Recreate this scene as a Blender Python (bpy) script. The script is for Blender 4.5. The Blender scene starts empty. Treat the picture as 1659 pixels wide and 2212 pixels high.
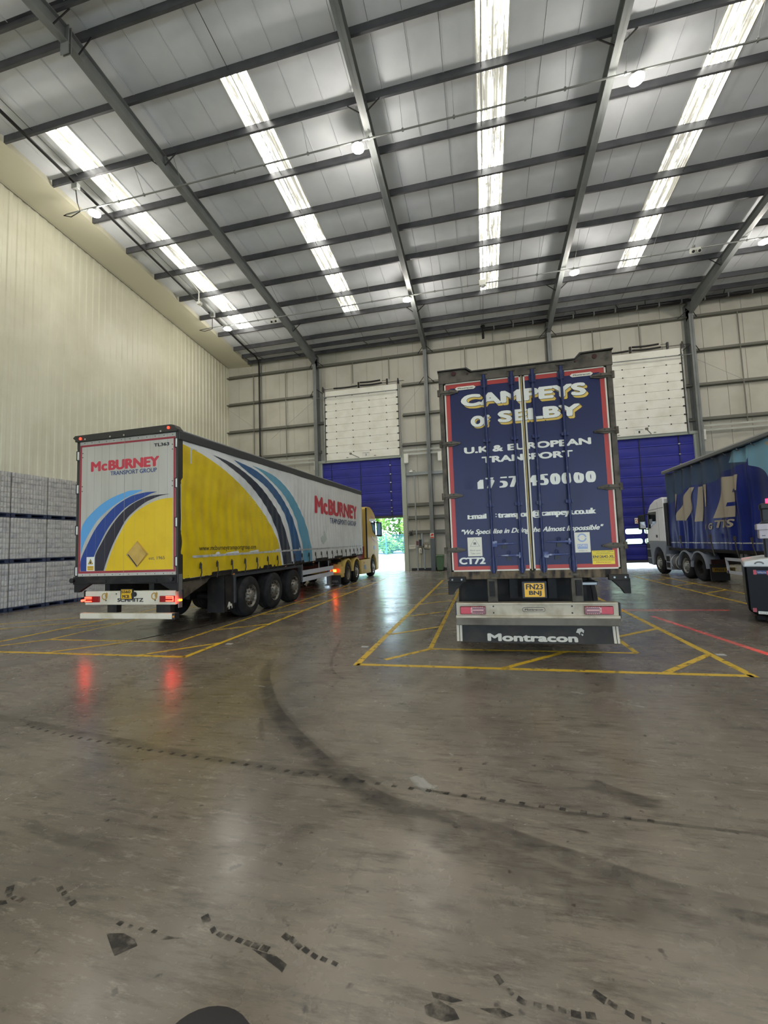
import bpy, bmesh, math, random
from mathutils import Vector, Matrix
random.seed(7)
SC = bpy.context.scene
COL = SC.collection
PI = math.pi

# ---------------------------------------------------------------- camera
cam = bpy.data.objects.new('camera', bpy.data.cameras.new('camera'))
COL.objects.link(cam)
R0 = Vector((0.97369545, 0.2251866, -0.03475877))
R1 = Vector((-0.05040541, 0.06410917, -0.99666911))
R2 = Vector((-0.22220817, 0.97220420, 0.07377343))
M = Matrix((R0, -R1, -R2)).transposed().to_4x4()
M.translation = Vector((0, 0, 1.70))
cam.matrix_world = M
cam.data.sensor_fit = 'VERTICAL'
cam.data.sensor_height = 24.0
cam.data.lens = 930.04 / 2212 * 24.0
cam.data.clip_start = 0.05
cam.data.clip_end = 400
SC.camera = cam
# ---------------------------------------------------------------- sky, exposure
SC.view_settings.view_transform = 'Standard'
SC.view_settings.look = 'None'
SC.view_settings.exposure = 0.92
SC.view_settings.gamma = 1.0
SC.view_settings.use_curve_mapping = False
SC.cycles.use_denoising = True
SC.cycles.max_bounces = 8
SC.cycles.diffuse_bounces = 4
SC.cycles.glossy_bounces = 4
SC.cycles.transmission_bounces = 6
SC.cycles.transparent_max_bounces = 12
SC.cycles.sample_clamp_indirect = 6.0
SC.cycles.caustics_reflective = False
SC.cycles.caustics_refractive = False
world = bpy.data.worlds.new('overcast_sky')
SC.world = world
world.use_nodes = True
bg = world.node_tree.nodes['Background']
bg.inputs[0].default_value = (0.66, 0.82, 1.0, 1)      # bright overcast sky
bg.inputs[1].default_value = 5.4
LAMP_W = 80.0            # every high-bay lamp
SKYLIGHT = 9.5            # daylight coming through the translucent rooflights

# ---------------------------------------------------------------- materials
def lin(h):
    h = h.lstrip('#')
    v = [int(h[i:i + 2], 16) / 255 for i in (0, 2, 4)]
    return [c / 12.92 if c <= .04045 else ((c + .055) / 1.055) ** 2.4 for c in v] + [1]
MATS = {}
def mat(name, hexc, rough=.5, metal=0, spec=.5, dirt=None, bump=None, emit=None, clear=None, coat=0):
    """dirt=(hex, scale, low, high, stretch): a second colour laid over by noise; bump=(scale, strength, stretch)"""
    if name in MATS: return MATS[name]
    m = bpy.data.materials.new(name); MATS[name] = m
    m.use_nodes = True
    nt = m.node_tree; N = nt.nodes; L = nt.links
    p = N['Principled BSDF']
    p.inputs['Base Color'].default_value = lin(hexc)
    p.inputs['Roughness'].default_value = rough
    p.inputs['Metallic'].default_value = metal
    p.inputs['Specular IOR Level'].default_value = spec
    p.inputs['Coat Weight'].default_value = coat
    def noise(scale, stretch, det=5):
        tc = N.new('ShaderNodeNewGeometry'); mp = N.new('ShaderNodeMapping')
        mp.inputs['Scale'].default_value = stretch
        L.new(tc.outputs['Position'], mp.inputs['Vector'])
        n = N.new('ShaderNodeTexNoise'); n.inputs['Scale'].default_value = scale; n.inputs['Detail'].default_value = det
        L.new(mp.outputs[0], n.inputs['Vector'])
        return n
    if dirt:
        n = noise(dirt[1], dirt[4] if len(dirt) > 4 else (1, 1, 1))
        r = N.new('ShaderNodeMapRange'); r.inputs[1].default_value = dirt[2]; r.inputs[2].default_value = dirt[3]
        L.new(n.outputs[0], r.inputs[0])
        mx = N.new('ShaderNodeMix'); mx.data_type = 'RGBA'
        mx.inputs[6].default_value = lin(hexc); mx.inputs[7].default_value = lin(dirt[0])
        L.new(r.outputs[0], mx.inputs[0]); L.new(mx.outputs[2], p.inputs['Base Color'])
    if bump:
        n = noise(bump[0], bump[2] if len(bump) > 2 else (1, 1, 1), 3)
        b = N.new('ShaderNodeBump'); b.inputs['Strength'].default_value = bump[1]; b.inputs['Distance'].default_value = .02
        L.new(n.outputs[0], b.inputs['Height']); L.new(b.outputs[0], p.inputs['Normal'])
    if emit:
        p.inputs['Emission Color'].default_value = lin(emit[0]); p.inputs['Emission Strength'].default_value = emit[1]
    if clear is not None:
        p.inputs['Transmission Weight'].default_value = clear; p.inputs['IOR'].default_value = 1.05
    return m

def floor_mat():
    m = bpy.data.materials.new('polished_concrete'); m.use_nodes = True
    nt = m.node_tree; N = nt.nodes; L = nt.links; p = N['Principled BSDF']
    g = N.new('ShaderNodeNewGeometry')
    def nz(scale, st=(1, 1, 1), det=6, rough=.6, rot=0):
        mp = N.new('ShaderNodeMapping'); mp.inputs['Scale'].default_value = st; mp.inputs['Rotation'].default_value = (0, 0, rot)
        L.new(g.outputs['Position'], mp.inputs['Vector'])
        n = N.new('ShaderNodeTexNoise'); n.inputs['Scale'].default_value = scale; n.inputs['Detail'].default_value = det
        n.inputs['Roughness'].default_value = rough
        L.new(mp.outputs[0], n.inputs['Vector']); return n.outputs[0]
    def rng(x, a, b, c=0, d=1):
        r = N.new('ShaderNodeMapRange'); r.inputs[1].default_value = a; r.inputs[2].default_value = b
        r.inputs[3].default_value = c; r.inputs[4].default_value = d; L.new(x, r.inputs[0]); return r.outputs[0]
    def mix(f, a, b):
        x = N.new('ShaderNodeMix'); x.data_type = 'RGBA'; L.new(f, x.inputs[0])
        for i, q in ((6, a), (7, b)):
            if isinstance(q, str): x.inputs[i].default_value = lin(q)
            else: L.new(q, x.inputs[i])
        return x.outputs[2]
    c = mix(rng(nz(.9, det=8), .36, .66), FLOOR_A, FLOOR_B)
    c = mix(rng(nz(.35, (1, .5, 1), 5), .45, .75), c, FLOOR_C)
    c = mix(rng(nz(3.2, (.45, 2.2, 1), 7, .7, .12), .56, .74, 0, .75), c, FLOOR_D)      # scuffs across the bay
    c = mix(rng(nz(2.1, (2.0, .5, 1), 6, .7, -.5), .60, .78, 0, .6), c, FLOOR_D)
    c = mix(rng(nz(5.5, (.55, 2.6, 1), 8, .75, .05), .50, .66, 0, .55), c, FLOOR_D)
    c = mix(rng(nz(11, (.5, 1.8, 1), 6, .8, .3), .54, .72, 0, .5), c, 'a29a8b')
    c = mix(rng(nz(9, det=3), .66, .72, 0, .7), c, '2f2b28')                            # spots
    c = mix(rng(nz(46, det=3), .64, .74, 0, .5), c, '8d8679')
    c = mix(rng(nz(2.6, det=8, rough=.8), .60, .85, 0, .4), c, '878073')
    L.new(c, p.inputs['Base Color'])
    L.new(rng(nz(1.7, det=7), .3, .7, .17, .33), p.inputs['Roughness'])
    b = N.new('ShaderNodeBump'); b.inputs['Strength'].default_value = .06; b.inputs['Distance'].default_value = .01
    L.new(nz(3.0, det=6), b.inputs['Height']); L.new(b.outputs[0], p.inputs['Normal'])
    p.inputs['Specular IOR Level'].default_value = .55
    return m

def worn_mat(name, hexc, lo, hi, scale=6, rough=.45, attr=False, dens=1.0, stretch=(1, 1, 1)):
    """paint or rubber on the slab that wears through to the concrete"""
    if name in MATS: return MATS[name]
    m = bpy.data.materials.new(name); MATS[name] = m; m.use_nodes = True
    nt = m.node_tree; N = nt.nodes; L = nt.links; p = N['Principled BSDF']; out = N['Material Output']
    p.inputs['Base Color'].default_value = lin(hexc); p.inputs['Roughness'].default_value = rough
    g = N.new('ShaderNodeNewGeometry'); mp = N.new('ShaderNodeMapping'); mp.inputs['Scale'].default_value = stretch
    L.new(g.outputs['Position'], mp.inputs[0])
    n = N.new('ShaderNodeTexNoise'); n.inputs['Scale'].default_value = scale; n.inputs['Detail'].default_value = 7
    n.inputs['Roughness'].default_value = .65
    L.new(mp.outputs[0], n.inputs['Vector'])
    r = N.new('ShaderNodeMapRange'); r.inputs[1].default_value = lo; r.inputs[2].default_value = hi
    r.inputs[3].default_value = 0; r.inputs[4].default_value = dens
    L.new(n.outputs[0], r.inputs[0]); f = r.outputs[0]
    if attr:
        a = N.new('ShaderNodeAttribute'); a.attribute_name = 'cover'
        mu = N.new('ShaderNodeMath'); mu.operation = 'MULTIPLY'; L.new(f, mu.inputs[0]); L.new(a.outputs['Fac'], mu.inputs[1]); f = mu.outputs[0]
    t = N.new('ShaderNodeBsdfTransparent'); mx = N.new('ShaderNodeMixShader')
    L.new(f, mx.inputs[0]); L.new(t.outputs[0], mx.inputs[1]); L.new(p.outputs[0], mx.inputs[2]); L.new(mx.outputs[0], out.inputs[0])
    return m

def rooflight_mat():
    m = bpy.data.materials.new('rooflight_sheet'); m.use_nodes = True
    nt = m.node_tree; N = nt.nodes; L = nt.links; p = N['Principled BSDF']
    g = N.new('ShaderNodeNewGeometry')
    def nz(scale, st, det=5):
        mp = N.new('ShaderNodeMapping'); mp.inputs['Scale'].default_value = st; L.new(g.outputs['Position'], mp.inputs[0])
        n = N.new('ShaderNodeTexNoise'); n.inputs['Scale'].default_value = scale; n.inputs['Detail'].default_value = det
        n.inputs['Roughness'].default_value = .7
        L.new(mp.outputs[0], n.inputs['Vector']); return n.outputs[0]
    def rng(x, a, b, c, d):
        r = N.new('ShaderNodeMapRange'); r.inputs[1].default_value = a; r.inputs[2].default_value = b
        r.inputs[3].default_value = c; r.inputs[4].default_value = d; L.new(x, r.inputs[0]); return r.outputs[0]
    a = rng(nz(1.0, (9, .35, 1)), .40, .52, 1, .018); b = rng(nz(5, (2.2, .8, 1), 7), .45, .58, 1, .022)
    mu = N.new('ShaderNodeMath'); mu.operation = 'MINIMUM'; L.new(a, mu.inputs[0]); L.new(b, mu.inputs[1])
    mm = N.new('ShaderNodeMath'); mm.operation = 'MULTIPLY'; L.new(mu.outputs[0], mm.inputs[0]); mm.inputs[1].default_value = SKYLIGHT
    L.new(mm.outputs[0], p.inputs['Emission Strength'])
    p.inputs['Emission Color'].default_value = (1, .98, .90, 1)
    p.inputs['Base Color'].default_value = lin('d8d6c4'); p.inputs['Roughness'].default_value = .4
    return m

FLOOR_A, FLOOR_B, FLOOR_C, FLOOR_D = '847b6d', '6a6156', '4f4840', '38332e'
FLOOR = floor_mat()
ROOFLIGHT = rooflight_mat()
STEEL = mat('grey_painted_steel', '7c8080', .5, 0, .4, dirt=('6d7070', 1.2, .4, .7))
PURLIN = mat('dark_galvanised_steel', '55565a', .45, .3, .5, dirt=('45464a', 2, .4, .7))
GIRT = mat('olive_grey_steel', '74736a', .5, .1)
ROOFW = mat('roof_liner_white', 'e0e3e8', .55, 0, .3, dirt=('d2d5da', .8, .4, .7))
WALLW = mat('wall_liner_cream', 'c6c3b7', .5, 0, .3, dirt=('b6b3a5', .7, .45, .75))
CORR = mat('cream_corrugated_sheet', 'd8d6c2', .42, 0, .4, dirt=('cbc8b2', .5, .4, .7))
SOFF = mat('cream_soffit_sheet', 'd0ccb6', .5, 0, .3)
SEAL = mat('dark_joint', '5a5a56', .8)
WHITE = mat('white_paint', 'e4e4dc', .4, 0, .4)
OFFWHITE = mat('off_white_panel', 'f0efe6', .45, 0, .4, dirt=('e4e2d6', 1.5, .45, .7))
FRAMEG = mat('pale_grey_green_frame', 'a9b0a6', .45, 0, .4)
BLUEC = mat('blue_door_curtain', '2b2f96', .5, 0, .4, dirt=('25297f', 1.5, .4, .7))
BLACK = mat('black_plastic', '1b1b1c', .5)
BLACKM = mat('black_metal', '232324', .45, .3)
RUBBER = mat('tyre_rubber', '242425', .85, 0, .25, dirt=('343331', 5, .45, .7))
CHASSIS = mat('dark_chassis', '1f1e1d', .7, 0, .3, dirt=('332f2a', 4, .5, .7))
DIRTYG = mat('dirty_grey_brown_metal', '5d564a', .65, .2, .3, dirt=('3a342b', 6, .45, .7))
RIM = mat('dull_steel_rim', '8e8a80', .45, .6, .5, dirt=('5b564c', 9, .4, .65))
CHROME = mat('bright_steel', 'c9c9c6', .25, .9)
GALV = mat('galvanised_steel', '8b8e8c', .4, .6)
YPAINT = worn_mat('worn_yellow_line_paint', 'd0ab2c', .34, .46, 7)
RPAINT = mat('red_vinyl', 'a8252c', .4)

# ---------------------------------------------------------------- mesh helpers
class MB:
    def __init__(s): s.v = []; s.f = []; s.c = None
    def add(s, vs, fs):
        o = len(s.v); s.v += [tuple(p) for p in vs]; s.f += [tuple(i + o for i in f) for f in fs]; return s
    def box(s, x0, x1, y0, y1, z0, z1):
        x0, x1 = min(x0, x1), max(x0, x1); y0, y1 = min(y0, y1), max(y0, y1); z0, z1 = min(z0, z1), max(z0, z1)
        return s.add([(x0, y0, z0), (x1, y0, z0), (x1, y1, z0), (x0, y1, z0), (x0, y0, z1), (x1, y0, z1), (x1, y1, z1), (x0, y1, z1)],
                     [(0, 3, 2, 1), (4, 5, 6, 7), (0, 1, 5, 4), (1, 2, 6, 5), (2, 3, 7, 6), (3, 0, 4, 7)])
    def cyl(s, p, q, r, n=10, r2=None):
        p = Vector(p); q = Vector(q); r2 = r if r2 is None else r2
        d = (q - p).normalized(); a = d.orthogonal().normalized(); b = d.cross(a)
        vs = []
        for c, rr in ((p, r), (q, r2)):
            for i in range(n):
                t = 2 * PI * i / n; vs.append(c + a * math.cos(t) * rr + b * math.sin(t) * rr)
        return s.add(vs, [(i, (i + 1) % n, n + (i + 1) % n, n + i) for i in range(n)] + [tuple(range(n))[::-1], tuple(range(n, 2 * n))])
    def tube(s, pts, r, n=6):
        pts = [Vector(p) for p in pts]; vs = []; up = None
        for i, p in enumerate(pts):
            d = (pts[min(i + 1, len(pts) - 1)] - pts[max(i - 1, 0)]).normalized()
            a = d.orthogonal().normalized() if up is None else (up - d * up.dot(d)).normalized()
            up = a; b = d.cross(a)
            for k in range(n):
                t = 2 * PI * k / n; vs.append(p + a * math.cos(t) * r + b * math.sin(t) * r)
        fs = []
        for i in range(len(pts) - 1):
            for k in range(n):
                fs.append((i * n + k, i * n + (k + 1) % n, (i + 1) * n + (k + 1) % n, (i + 1) * n + k))
        m = len(vs)
        fs += [tuple(range(n))[::-1], tuple(range(m - n, m))]
        return s.add(vs, fs)
    def prism(s, poly, m, d0, d1):
        n = len(poly)
        return s.add([m(u, v, d0) for u, v in poly] + [m(u, v, d1) for u, v in poly],
                     [tuple(range(n))[::-1], tuple(range(n, 2 * n))] + [(i, (i + 1) % n, n + (i + 1) % n, n + i) for i in range(n)])
    def poly(s, poly, m, d): return s.add([m(u, v, d) for u, v in poly], [tuple(range(len(poly)))])
    def ruled(s, A, B, m, d, n=24, w=4):
        A = resample(A, n); B = resample(B, n); vs = []
        for a, b in zip(A, B):
            for k in range(w + 1):
                t = k / w; vs.append(m(a[0] + (b[0] - a[0]) * t, a[1] + (b[1] - a[1]) * t, d))
        return s.add(vs, [(i * (w + 1) + k, i * (w + 1) + k + 1, (i + 1) * (w + 1) + k + 1, (i + 1) * (w + 1) + k) for i in range(n) for k in range(w)])
    def rect(s, u0, v0, u1, v1, m, d, nu=1, nv=1):
        return s.add([m(u0 + (u1 - u0) * i / nu, v0 + (v1 - v0) * j / nv, d) for i in range(nu + 1) for j in range(nv + 1)],
                     [(i * (nv + 1) + j, (i + 1) * (nv + 1) + j, (i + 1) * (nv + 1) + j + 1, i * (nv + 1) + j + 1) for i in range(nu) for j in range(nv)])
    def lathe(s, prof, c, n=32):
        """prof: (radius, offset along x) about the x axis through c"""
        vs = []; k = len(prof)
        for r, h in prof:
            for i in range(n):
                t = 2 * PI * i / n; vs.append((c[0] + h, c[1] + r * math.cos(t), c[2] + r * math.sin(t)))
        return s.add(vs, [(j * n + i, j * n + (i + 1) % n, (j + 1) * n + (i + 1) % n, (j + 1) * n + i) for j in range(k - 1) for i in range(n)])
    def mesh(s, name, off=(0, 0, 0), smooth=None, recalc=True):
        me = bpy.data.meshes.new(name)
        me.from_pydata([(x - off[0], y - off[1], z - off[2]) for x, y, z in s.v], [], s.f)
        if recalc:
            bm = bmesh.new(); bm.from_mesh(me); bmesh.ops.recalc_face_normals(bm, faces=bm.faces); bm.to_mesh(me); bm.free()
        if s.c:
            a = me.attributes.new('cover', 'FLOAT', 'POINT'); a.data.foreach_set('value', s.c)
        if smooth is not None:
            me.polygons.foreach_set('use_smooth', [True] * len(me.polygons))
            me.set_sharp_from_angle(angle=math.radians(smooth))
        return me
    def build(s, name, m, parent=None, smooth=None, bevel=0, recalc=True, label=None):
        off = ROOT.get(parent.name, (0, 0, 0)) if parent else (0, 0, 0)
        me = s.mesh(name, off, smooth, recalc); me.materials.append(m)
        o = bpy.data.objects.new(name, me); COL.objects.link(o)
        if parent: o.parent = parent
        ROOT[o.name] = off
        if bevel:
            b = o.modifiers.new('bevel', 'BEVEL'); b.width = bevel; b.segments = 2; b.limit_method = 'ANGLE'; b.angle_limit = math.radians(40)
        if label: o['label'] = label
        return o
ROOT = {}
def resample(P, n):
    """Catmull-Rom through the points, n+1 samples even in length"""
    P = [Vector((a, b)) for a, b in P]; D = []
    if len(P) == 2: D = [P[0].lerp(P[1], i / 60) for i in range(61)]
    else:
        for i in range(len(P) - 1):
            p0 = P[max(i - 1, 0)]; p1 = P[i]; p2 = P[i + 1]; p3 = P[min(i + 2, len(P) - 1)]
            for k in range(16):
                t = k / 16
                D.append(.5 * (2 * p1 + (p2 - p0) * t + (2 * p0 - 5 * p1 + 4 * p2 - p3) * t * t + (3 * p1 - p0 - 3 * p2 + p3) * t ** 3))
        D.append(P[-1])
    L = [0]
    for a, b in zip(D, D[1:]): L.append(L[-1] + (b - a).length)
    out = []; j = 0
    for i in range(n + 1):
        t = L[-1] * i / n
        while j < len(L) - 2 and L[j + 1] < t: j += 1
        w = (t - L[j]) / max(L[j + 1] - L[j], 1e-9); out.append(tuple(D[j].lerp(D[j + 1], w)))
    return out
def empty(name, loc=(0, 0, 0)):
    o = bpy.data.objects.new(name, None); COL.objects.link(o); o.location = loc; o.empty_display_size = .2
    ROOT[o.name] = tuple(loc); return o
def tag(o, label, cat, group=None):
    o['label'] = label; o['category'] = cat
    if group: o['group'] = group
    return o
def thing(name, label, cat, loc=(0, 0, 0), group=None): return tag(empty(name, loc), label, cat, group)
def struct(o): o['kind'] = 'structure'; return o
def stuff(o): o['kind'] = 'stuff'; return o
def dup(o, loc, parent=None):
    c = o.copy(); COL.objects.link(c); c.parent = parent; c.location = loc; ROOT[c.name] = ROOT.get(parent.name, (0, 0, 0)) if parent else (0, 0, 0)
    return c
FXZ = lambda Y, s=-1: (lambda u, v, d: (u, Y + s * d, v))       # a plane facing the camera (normal -y)
FYZ = lambda X, s=1: (lambda u, v, d: (X + s * d, u, v))        # a plane along the lorry (normal +x or -x)
FXY = lambda Z: (lambda u, v, d: (u, v, Z + d))

# lettering: glyph outlines of the built-in typeface, fitted to a box
GL = {}
def glyphs(t, bold=0, shear=0, sub=0):
    k = (t, bold, shear, sub)
    if k in GL: return GL[k]
    c = bpy.data.curves.new('t', 'FONT'); c.body = t; c.offset = bold; c.shear = shear; c.resolution_u = 4; c.fill_mode = 'FRONT'
    o = bpy.data.objects.new('t', c); COL.objects.link(o)
    bpy.context.view_layer.update()
    me = bpy.data.meshes.new_from_object(o.evaluated_get(bpy.context.evaluated_depsgraph_get()))
    bpy.data.objects.remove(o); bpy.data.curves.remove(c)
    V = [v.co.copy() for v in me.vertices]; F = [tuple(p.vertices) for p in me.polygons]
    bpy.data.meshes.remove(me)
    x0 = min(v.x for v in V); x1 = max(v.x for v in V); y0 = min(v.y for v in V); y1 = max(v.y for v in V)
    GL[k] = ([((v.x - x0) / (x1 - x0), (v.y - y0) / (y1 - y0)) for v in V], F, (x1 - x0) / (y1 - y0))
    return GL[k]
def put(mb, t, box, m, d, bold=0, shear=0, maxlen=0, clip=(), thick=0):
    """box = (u0, v0, u1, v1); clip = list of (nx, ny, c) in unit box space: keep nx*x+ny*y<c"""
    V, F, _ = glyphs(t, 0, shear)
    u0, v0, u1, v1 = box
    if bold and not clip:                                     # heavier weight: the outline dilated by overlapping copies
        r = bold * (v1 - v0) * 1.15; box = (u0 + r, v0 + r * .6, u1 - r, v1 - r * .6)
        for k in range(6): put(mb, t, (box[0] + r * math.cos(k * PI / 3), box[1] + r * .6 * math.sin(k * PI / 3), box[2] + r * math.cos(k * PI / 3), box[3] + r * .6 * math.sin(k * PI / 3)), m, d + k * .00015, 0, shear, maxlen)
        return put(mb, t, box, m, d + .0009, 0, shear, maxlen)
    if clip and thick:
        r = thick * (v1 - v0) * 1.15
        for k in range(6): put(mb, t, (u0 + r + r * math.cos(k * PI / 3), v0, u1 - r + r * math.cos(k * PI / 3), v1), m, d + k * .00015, 0, shear, maxlen, clip)
        return put(mb, t, (u0 + r, v0, u1 - r, v1), m, d + .0009, 0, shear, maxlen, clip)
    if maxlen or clip:
        bm = bmesh.new(); vs = [bm.verts.new((x, y, 0)) for x, y in V]
        for f in F:
            try: bm.faces.new([vs[i] for i in f])
            except ValueError: pass
        for nx, ny, c in clip:
            l2 = nx * nx + ny * ny
            bmesh.ops.bisect_plane(bm, geom=bm.verts[:] + bm.edges[:] + bm.faces[:], plane_co=(nx * c / l2, ny * c / l2, 0), plane_no=(nx, ny, 0), clear_outer=True)
        if maxlen:
            for v in bm.verts: v.co = (u0 + (u1 - u0) * v.co.x, v0 + (v1 - v0) * v.co.y, 0)
            for _ in range(5):
                e = [e for e in bm.edges if e.calc_length() > maxlen]
                if not e: break
                bmesh.ops.subdivide_edges(bm, edges=e, cuts=1); bmesh.ops.triangulate(bm, faces=bm.faces)
            for v in bm.verts: v.co = ((v.co.x - u0) / (u1 - u0), (v.co.y - v0) / (v1 - v0), 0)
        bm.verts.index_update()
        V = [(v.co.x, v.co.y) for v in bm.verts]; F = [tuple(v.index for v in f.verts) for f in bm.faces]; bm.free()
    mb.add([m(u0 + (u1 - u0) * x, v0 + (v1 - v0) * y, d) for x, y in V], F); return mb
def label_text(parent, t, box, m, d, material, bold=0, shear=0, name='lettering', maxlen=0):
    return put(MB(), t, box, m, d, bold, shear, maxlen).build(name, material, parent, recalc=False)
def wheel(parent, x, y, r=.5, w=.36, side=1, rim=RIM, rim_r=.285, style='holes', name='wheel'):
    """tyre with tread grooves; the rim is its sub-part. side=+1: outer face towards +x"""
    c = (x, y, r); b = MB(); s = side
    prof = [(rim_r, 0), (rim_r + .03, .012 * s), (r * .86, .006 * s), (r * .97, -.03 * s), (r, -.06 * s)]
    for i in range(1, 4):
        h = w * i / 4; prof += [(r, -(h - .012) * s), (r - .014, -(h - .008) * s), (r - .014, -(h + .008) * s), (r, -(h + .012) * s)]
    prof += [(r, -(w - .06) * s), (r * .97, -(w - .03) * s), (r * .86, -w * s), (rim_r, -w * s)]
    b.lathe(prof, c, 36); t = b.build(name, RUBBER, parent, smooth=35)
    b = MB()
    if style == 'deep':
        b.lathe([(rim_r, 0), (rim_r - .03, -.02 * s), (rim_r - .05, -.18 * s), (.16, -.2 * s), (.13, -.13 * s), (.0, -.13 * s)], c, 32)
    else:
        b.lathe([(rim_r, 0), (rim_r - .025, -.015 * s), (rim_r - .045, -.07 * s), (.19, -.05 * s), (.13, -.005 * s), (.11, .03 * s), (.07, .05 * s), (0, .05 * s)], c, 32)
    b.build('rim', rim, t, smooth=40)
    b = MB()
    for i in range(10):
        a = 2 * PI * i / 10
        if style != 'deep':
            p = (x - .045 * s, y + .215 * math.cos(a), r + .215 * math.sin(a)); b.cyl(p, (x - .03 * s, p[1], p[2]), .026, 8)
    if b.v: stuff(b.build('rim_hole', BLACK, t))
    b = MB()
    for i in range(10):
        a = 2 * PI * (i + .5) / 10; q = .15 if style != 'deep' else .15
        dx = -.02 if style != 'deep' else -.15
        p = (x + dx * s, y + q * math.cos(a), r + q * math.sin(a)); b.cyl(p, (p[0] + .04 * s, p[1], p[2]), .016, 6)
    stuff(b.build('wheel_nut', CHROME, t))
    return t
def arc(cy, cz, r, a0, a1, n=14): return [(cy + r * math.cos(math.radians(a0 + (a1 - a0) * i / n)), cz + r * math.sin(math.radians(a0 + (a1 - a0) * i / n))) for i in range(n + 1)]

# ================================================================ THE HALL
S = 0.0867                                   # roof slope
RIDGE = 8.5
XL, XR, YB, YF = -17.0, 26.0, 26.5, -9.5
zr = lambda y, z0: z0 + S * (YB - (y if y >= RIDGE else 2 * RIDGE - y))
floor = struct(MB().box(XL - .2, XR, YF, YB + .15, -.15, 0).build('floor', FLOOR))
apron = struct(MB().box(-70, 70, YB + .15, 36, -.2, -.02).add([(-70, 36, -.02), (70, 36, -.02), (70, 44, .75), (-70, 44, .75), (70, 90, 2.5), (-70, 90, 2.5)], [(0, 1, 2, 3), (3, 2, 4, 5)]).build('ground', mat('sunlit_concrete_yard', 'cfcdc6', .9, 0, .2, dirt=('b9b6ac', .6, .4, .7)), recalc=False))  # pale concrete yard outside the doors
apron2 = struct(MB().box(-70, 70, -60, YF, -.2, -.02).build('ground', MATS['sunlit_concrete_yard']))

# ceiling: one liner sheet per 0.945 m, cut where a rooflight lies between the purlins
ceiling = struct(empty('ceiling'))
SK = {-15: 1, -8: 2, 0: 3, 7: 4, 15: 5, 22: 6}
def sheet(x0, x1, y0, y1):
    b = MB(); z0 = 14.55
    for (a, c, t0, t1) in ((x0 + .006, x1 - .006, 0, .1), (x0 + .006, x0 + .03, -.012, 0), (x1 - .03, x1 - .006, -.006, 0)):
        b.add([(a, y0, zr(y0, z0 + t0)), (c, y0, zr(y0, z0 + t0)), (c, y1, zr(y1, z0 + t0)), (a, y1, zr(y1, z0 + t0)),
               (a, y0, zr(y0, z0 + t1)), (c, y0, zr(y0, z0 + t1)), (c, y1, zr(y1, z0 + t1)), (a, y1, zr(y1, z0 + t1))],
              [(0, 3, 2, 1), (4, 5, 6, 7), (0, 1, 5, 4), (1, 2, 6, 5), (2, 3, 7, 6), (3, 0, 4, 7)])
    b.add([(x0, y0, zr(y0, z0 + .12)), (x1, y0, zr(y0, z0 + .12)), (x1, y1, zr(y1, z0 + .12)), (x0, y1, zr(y1, z0 + .12))], [(0, 1, 2, 3)])   # unseen backing, added to stop light leaking between the sheets
    return b
b = MB()
for n in range(-19, 28):
    x0 = .465 + .945 * n; x1 = x0 + .945
    x0 = max(x0, XL - .1); x1 = min(x1, XR + .1)
    for back in (True, False):
        fl = (lambda a: a) if back else (lambda a: 2 * RIDGE - a)
        spans = [(RIDGE, 10.52), (22.62, YB + .1)] if n in SK else [(RIDGE, YB + .1)]
        for a, c in spans:
            y0, y1 = sorted((fl(a), fl(c))); sheet(x0, x1, y0, y1).build('panel', ROOFW, ceiling)
        if n in SK:                                        # corrugated translucent sheet on a white curb
            y0, y1 = sorted((fl(10.52), fl(22.62)))
            w = struct(empty('window_%d' % (SK[n] + (0 if back else 6))))
            q = MB(); k = 24
            for yy in (y0, y1):
                for i in range(k + 1):
                    q.v.append((x0 + (x1 - x0) * i / k, yy, zr(yy, 14.60 + (.03 if (i // 2) % 2 else 0))))
            q.f = [(i, i + 1, k + 2 + i, k + 1 + i) for i in range(k)]
            q.build('pane', ROOFLIGHT, w, recalc=False)
            q = MB()
            for a in (x0 - .005, x1 - .03):
                q.add([(a, y0, zr(y0, 14.53)), (a + .035, y0, zr(y0, 14.53)), (a + .035, y1, zr(y1, 14.53)), (a, y1, zr(y1, 14.53)),
                       (a, y0, zr(y0, 14.66)), (a + .035, y0, zr(y0, 14.66)), (a + .035, y1, zr(y1, 14.66)), (a, y1, zr(y1, 14.66))],
                      [(0, 3, 2, 1), (4, 5, 6, 7), (0, 1, 5, 4), (1, 2, 6, 5), (2, 3, 7, 6), (3, 0, 4, 7)])
            q.build('frame', WHITE, w)
b = MB(); b.add([(XL - .2, RIDGE - .5, 16.28), (XR + .2, RIDGE - .5, 16.28), (XR + .2, RIDGE + .5, 16.28), (XL - .2, RIDGE + .5, 16.28)], [(0, 1, 2, 3)])
b.build('ridge_cap', ROOFW, ceiling, recalc=False)
PY = [8.82, 10.47, 12.15, 13.87, 15.60, 17.33, 19.10, 20.82, 22.55, 24.22, 25.20]
for y in PY + [2 * RIDGE - q for q in PY]:
    z = zr(y, 14.3); e = 1 if y > RIDGE else -1
    b = MB().box(-15.15, XR, y, y + .008 * e, z, z + .25).box(-15.15, XR, y, y + .075 * e, z - .004, z + .004).box(-15.15, XR, y, y + .075 * e, z + .236, z + .244)
    b.box(-15.15, XR, y + .067 * e, y + .075 * e, z, z + .022)
    b.build('purlin', PURLIN, ceiling)
for y in (26.05, 2 * RIDGE - 26.05):
    MB().box(-15.2, XR, y, y + .02, 14.33, 14.60).box(-15.2, XR, y - .06, y + .02, 14.33, 14.345).build('eave_beam', PURLIN, ceiling)
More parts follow.
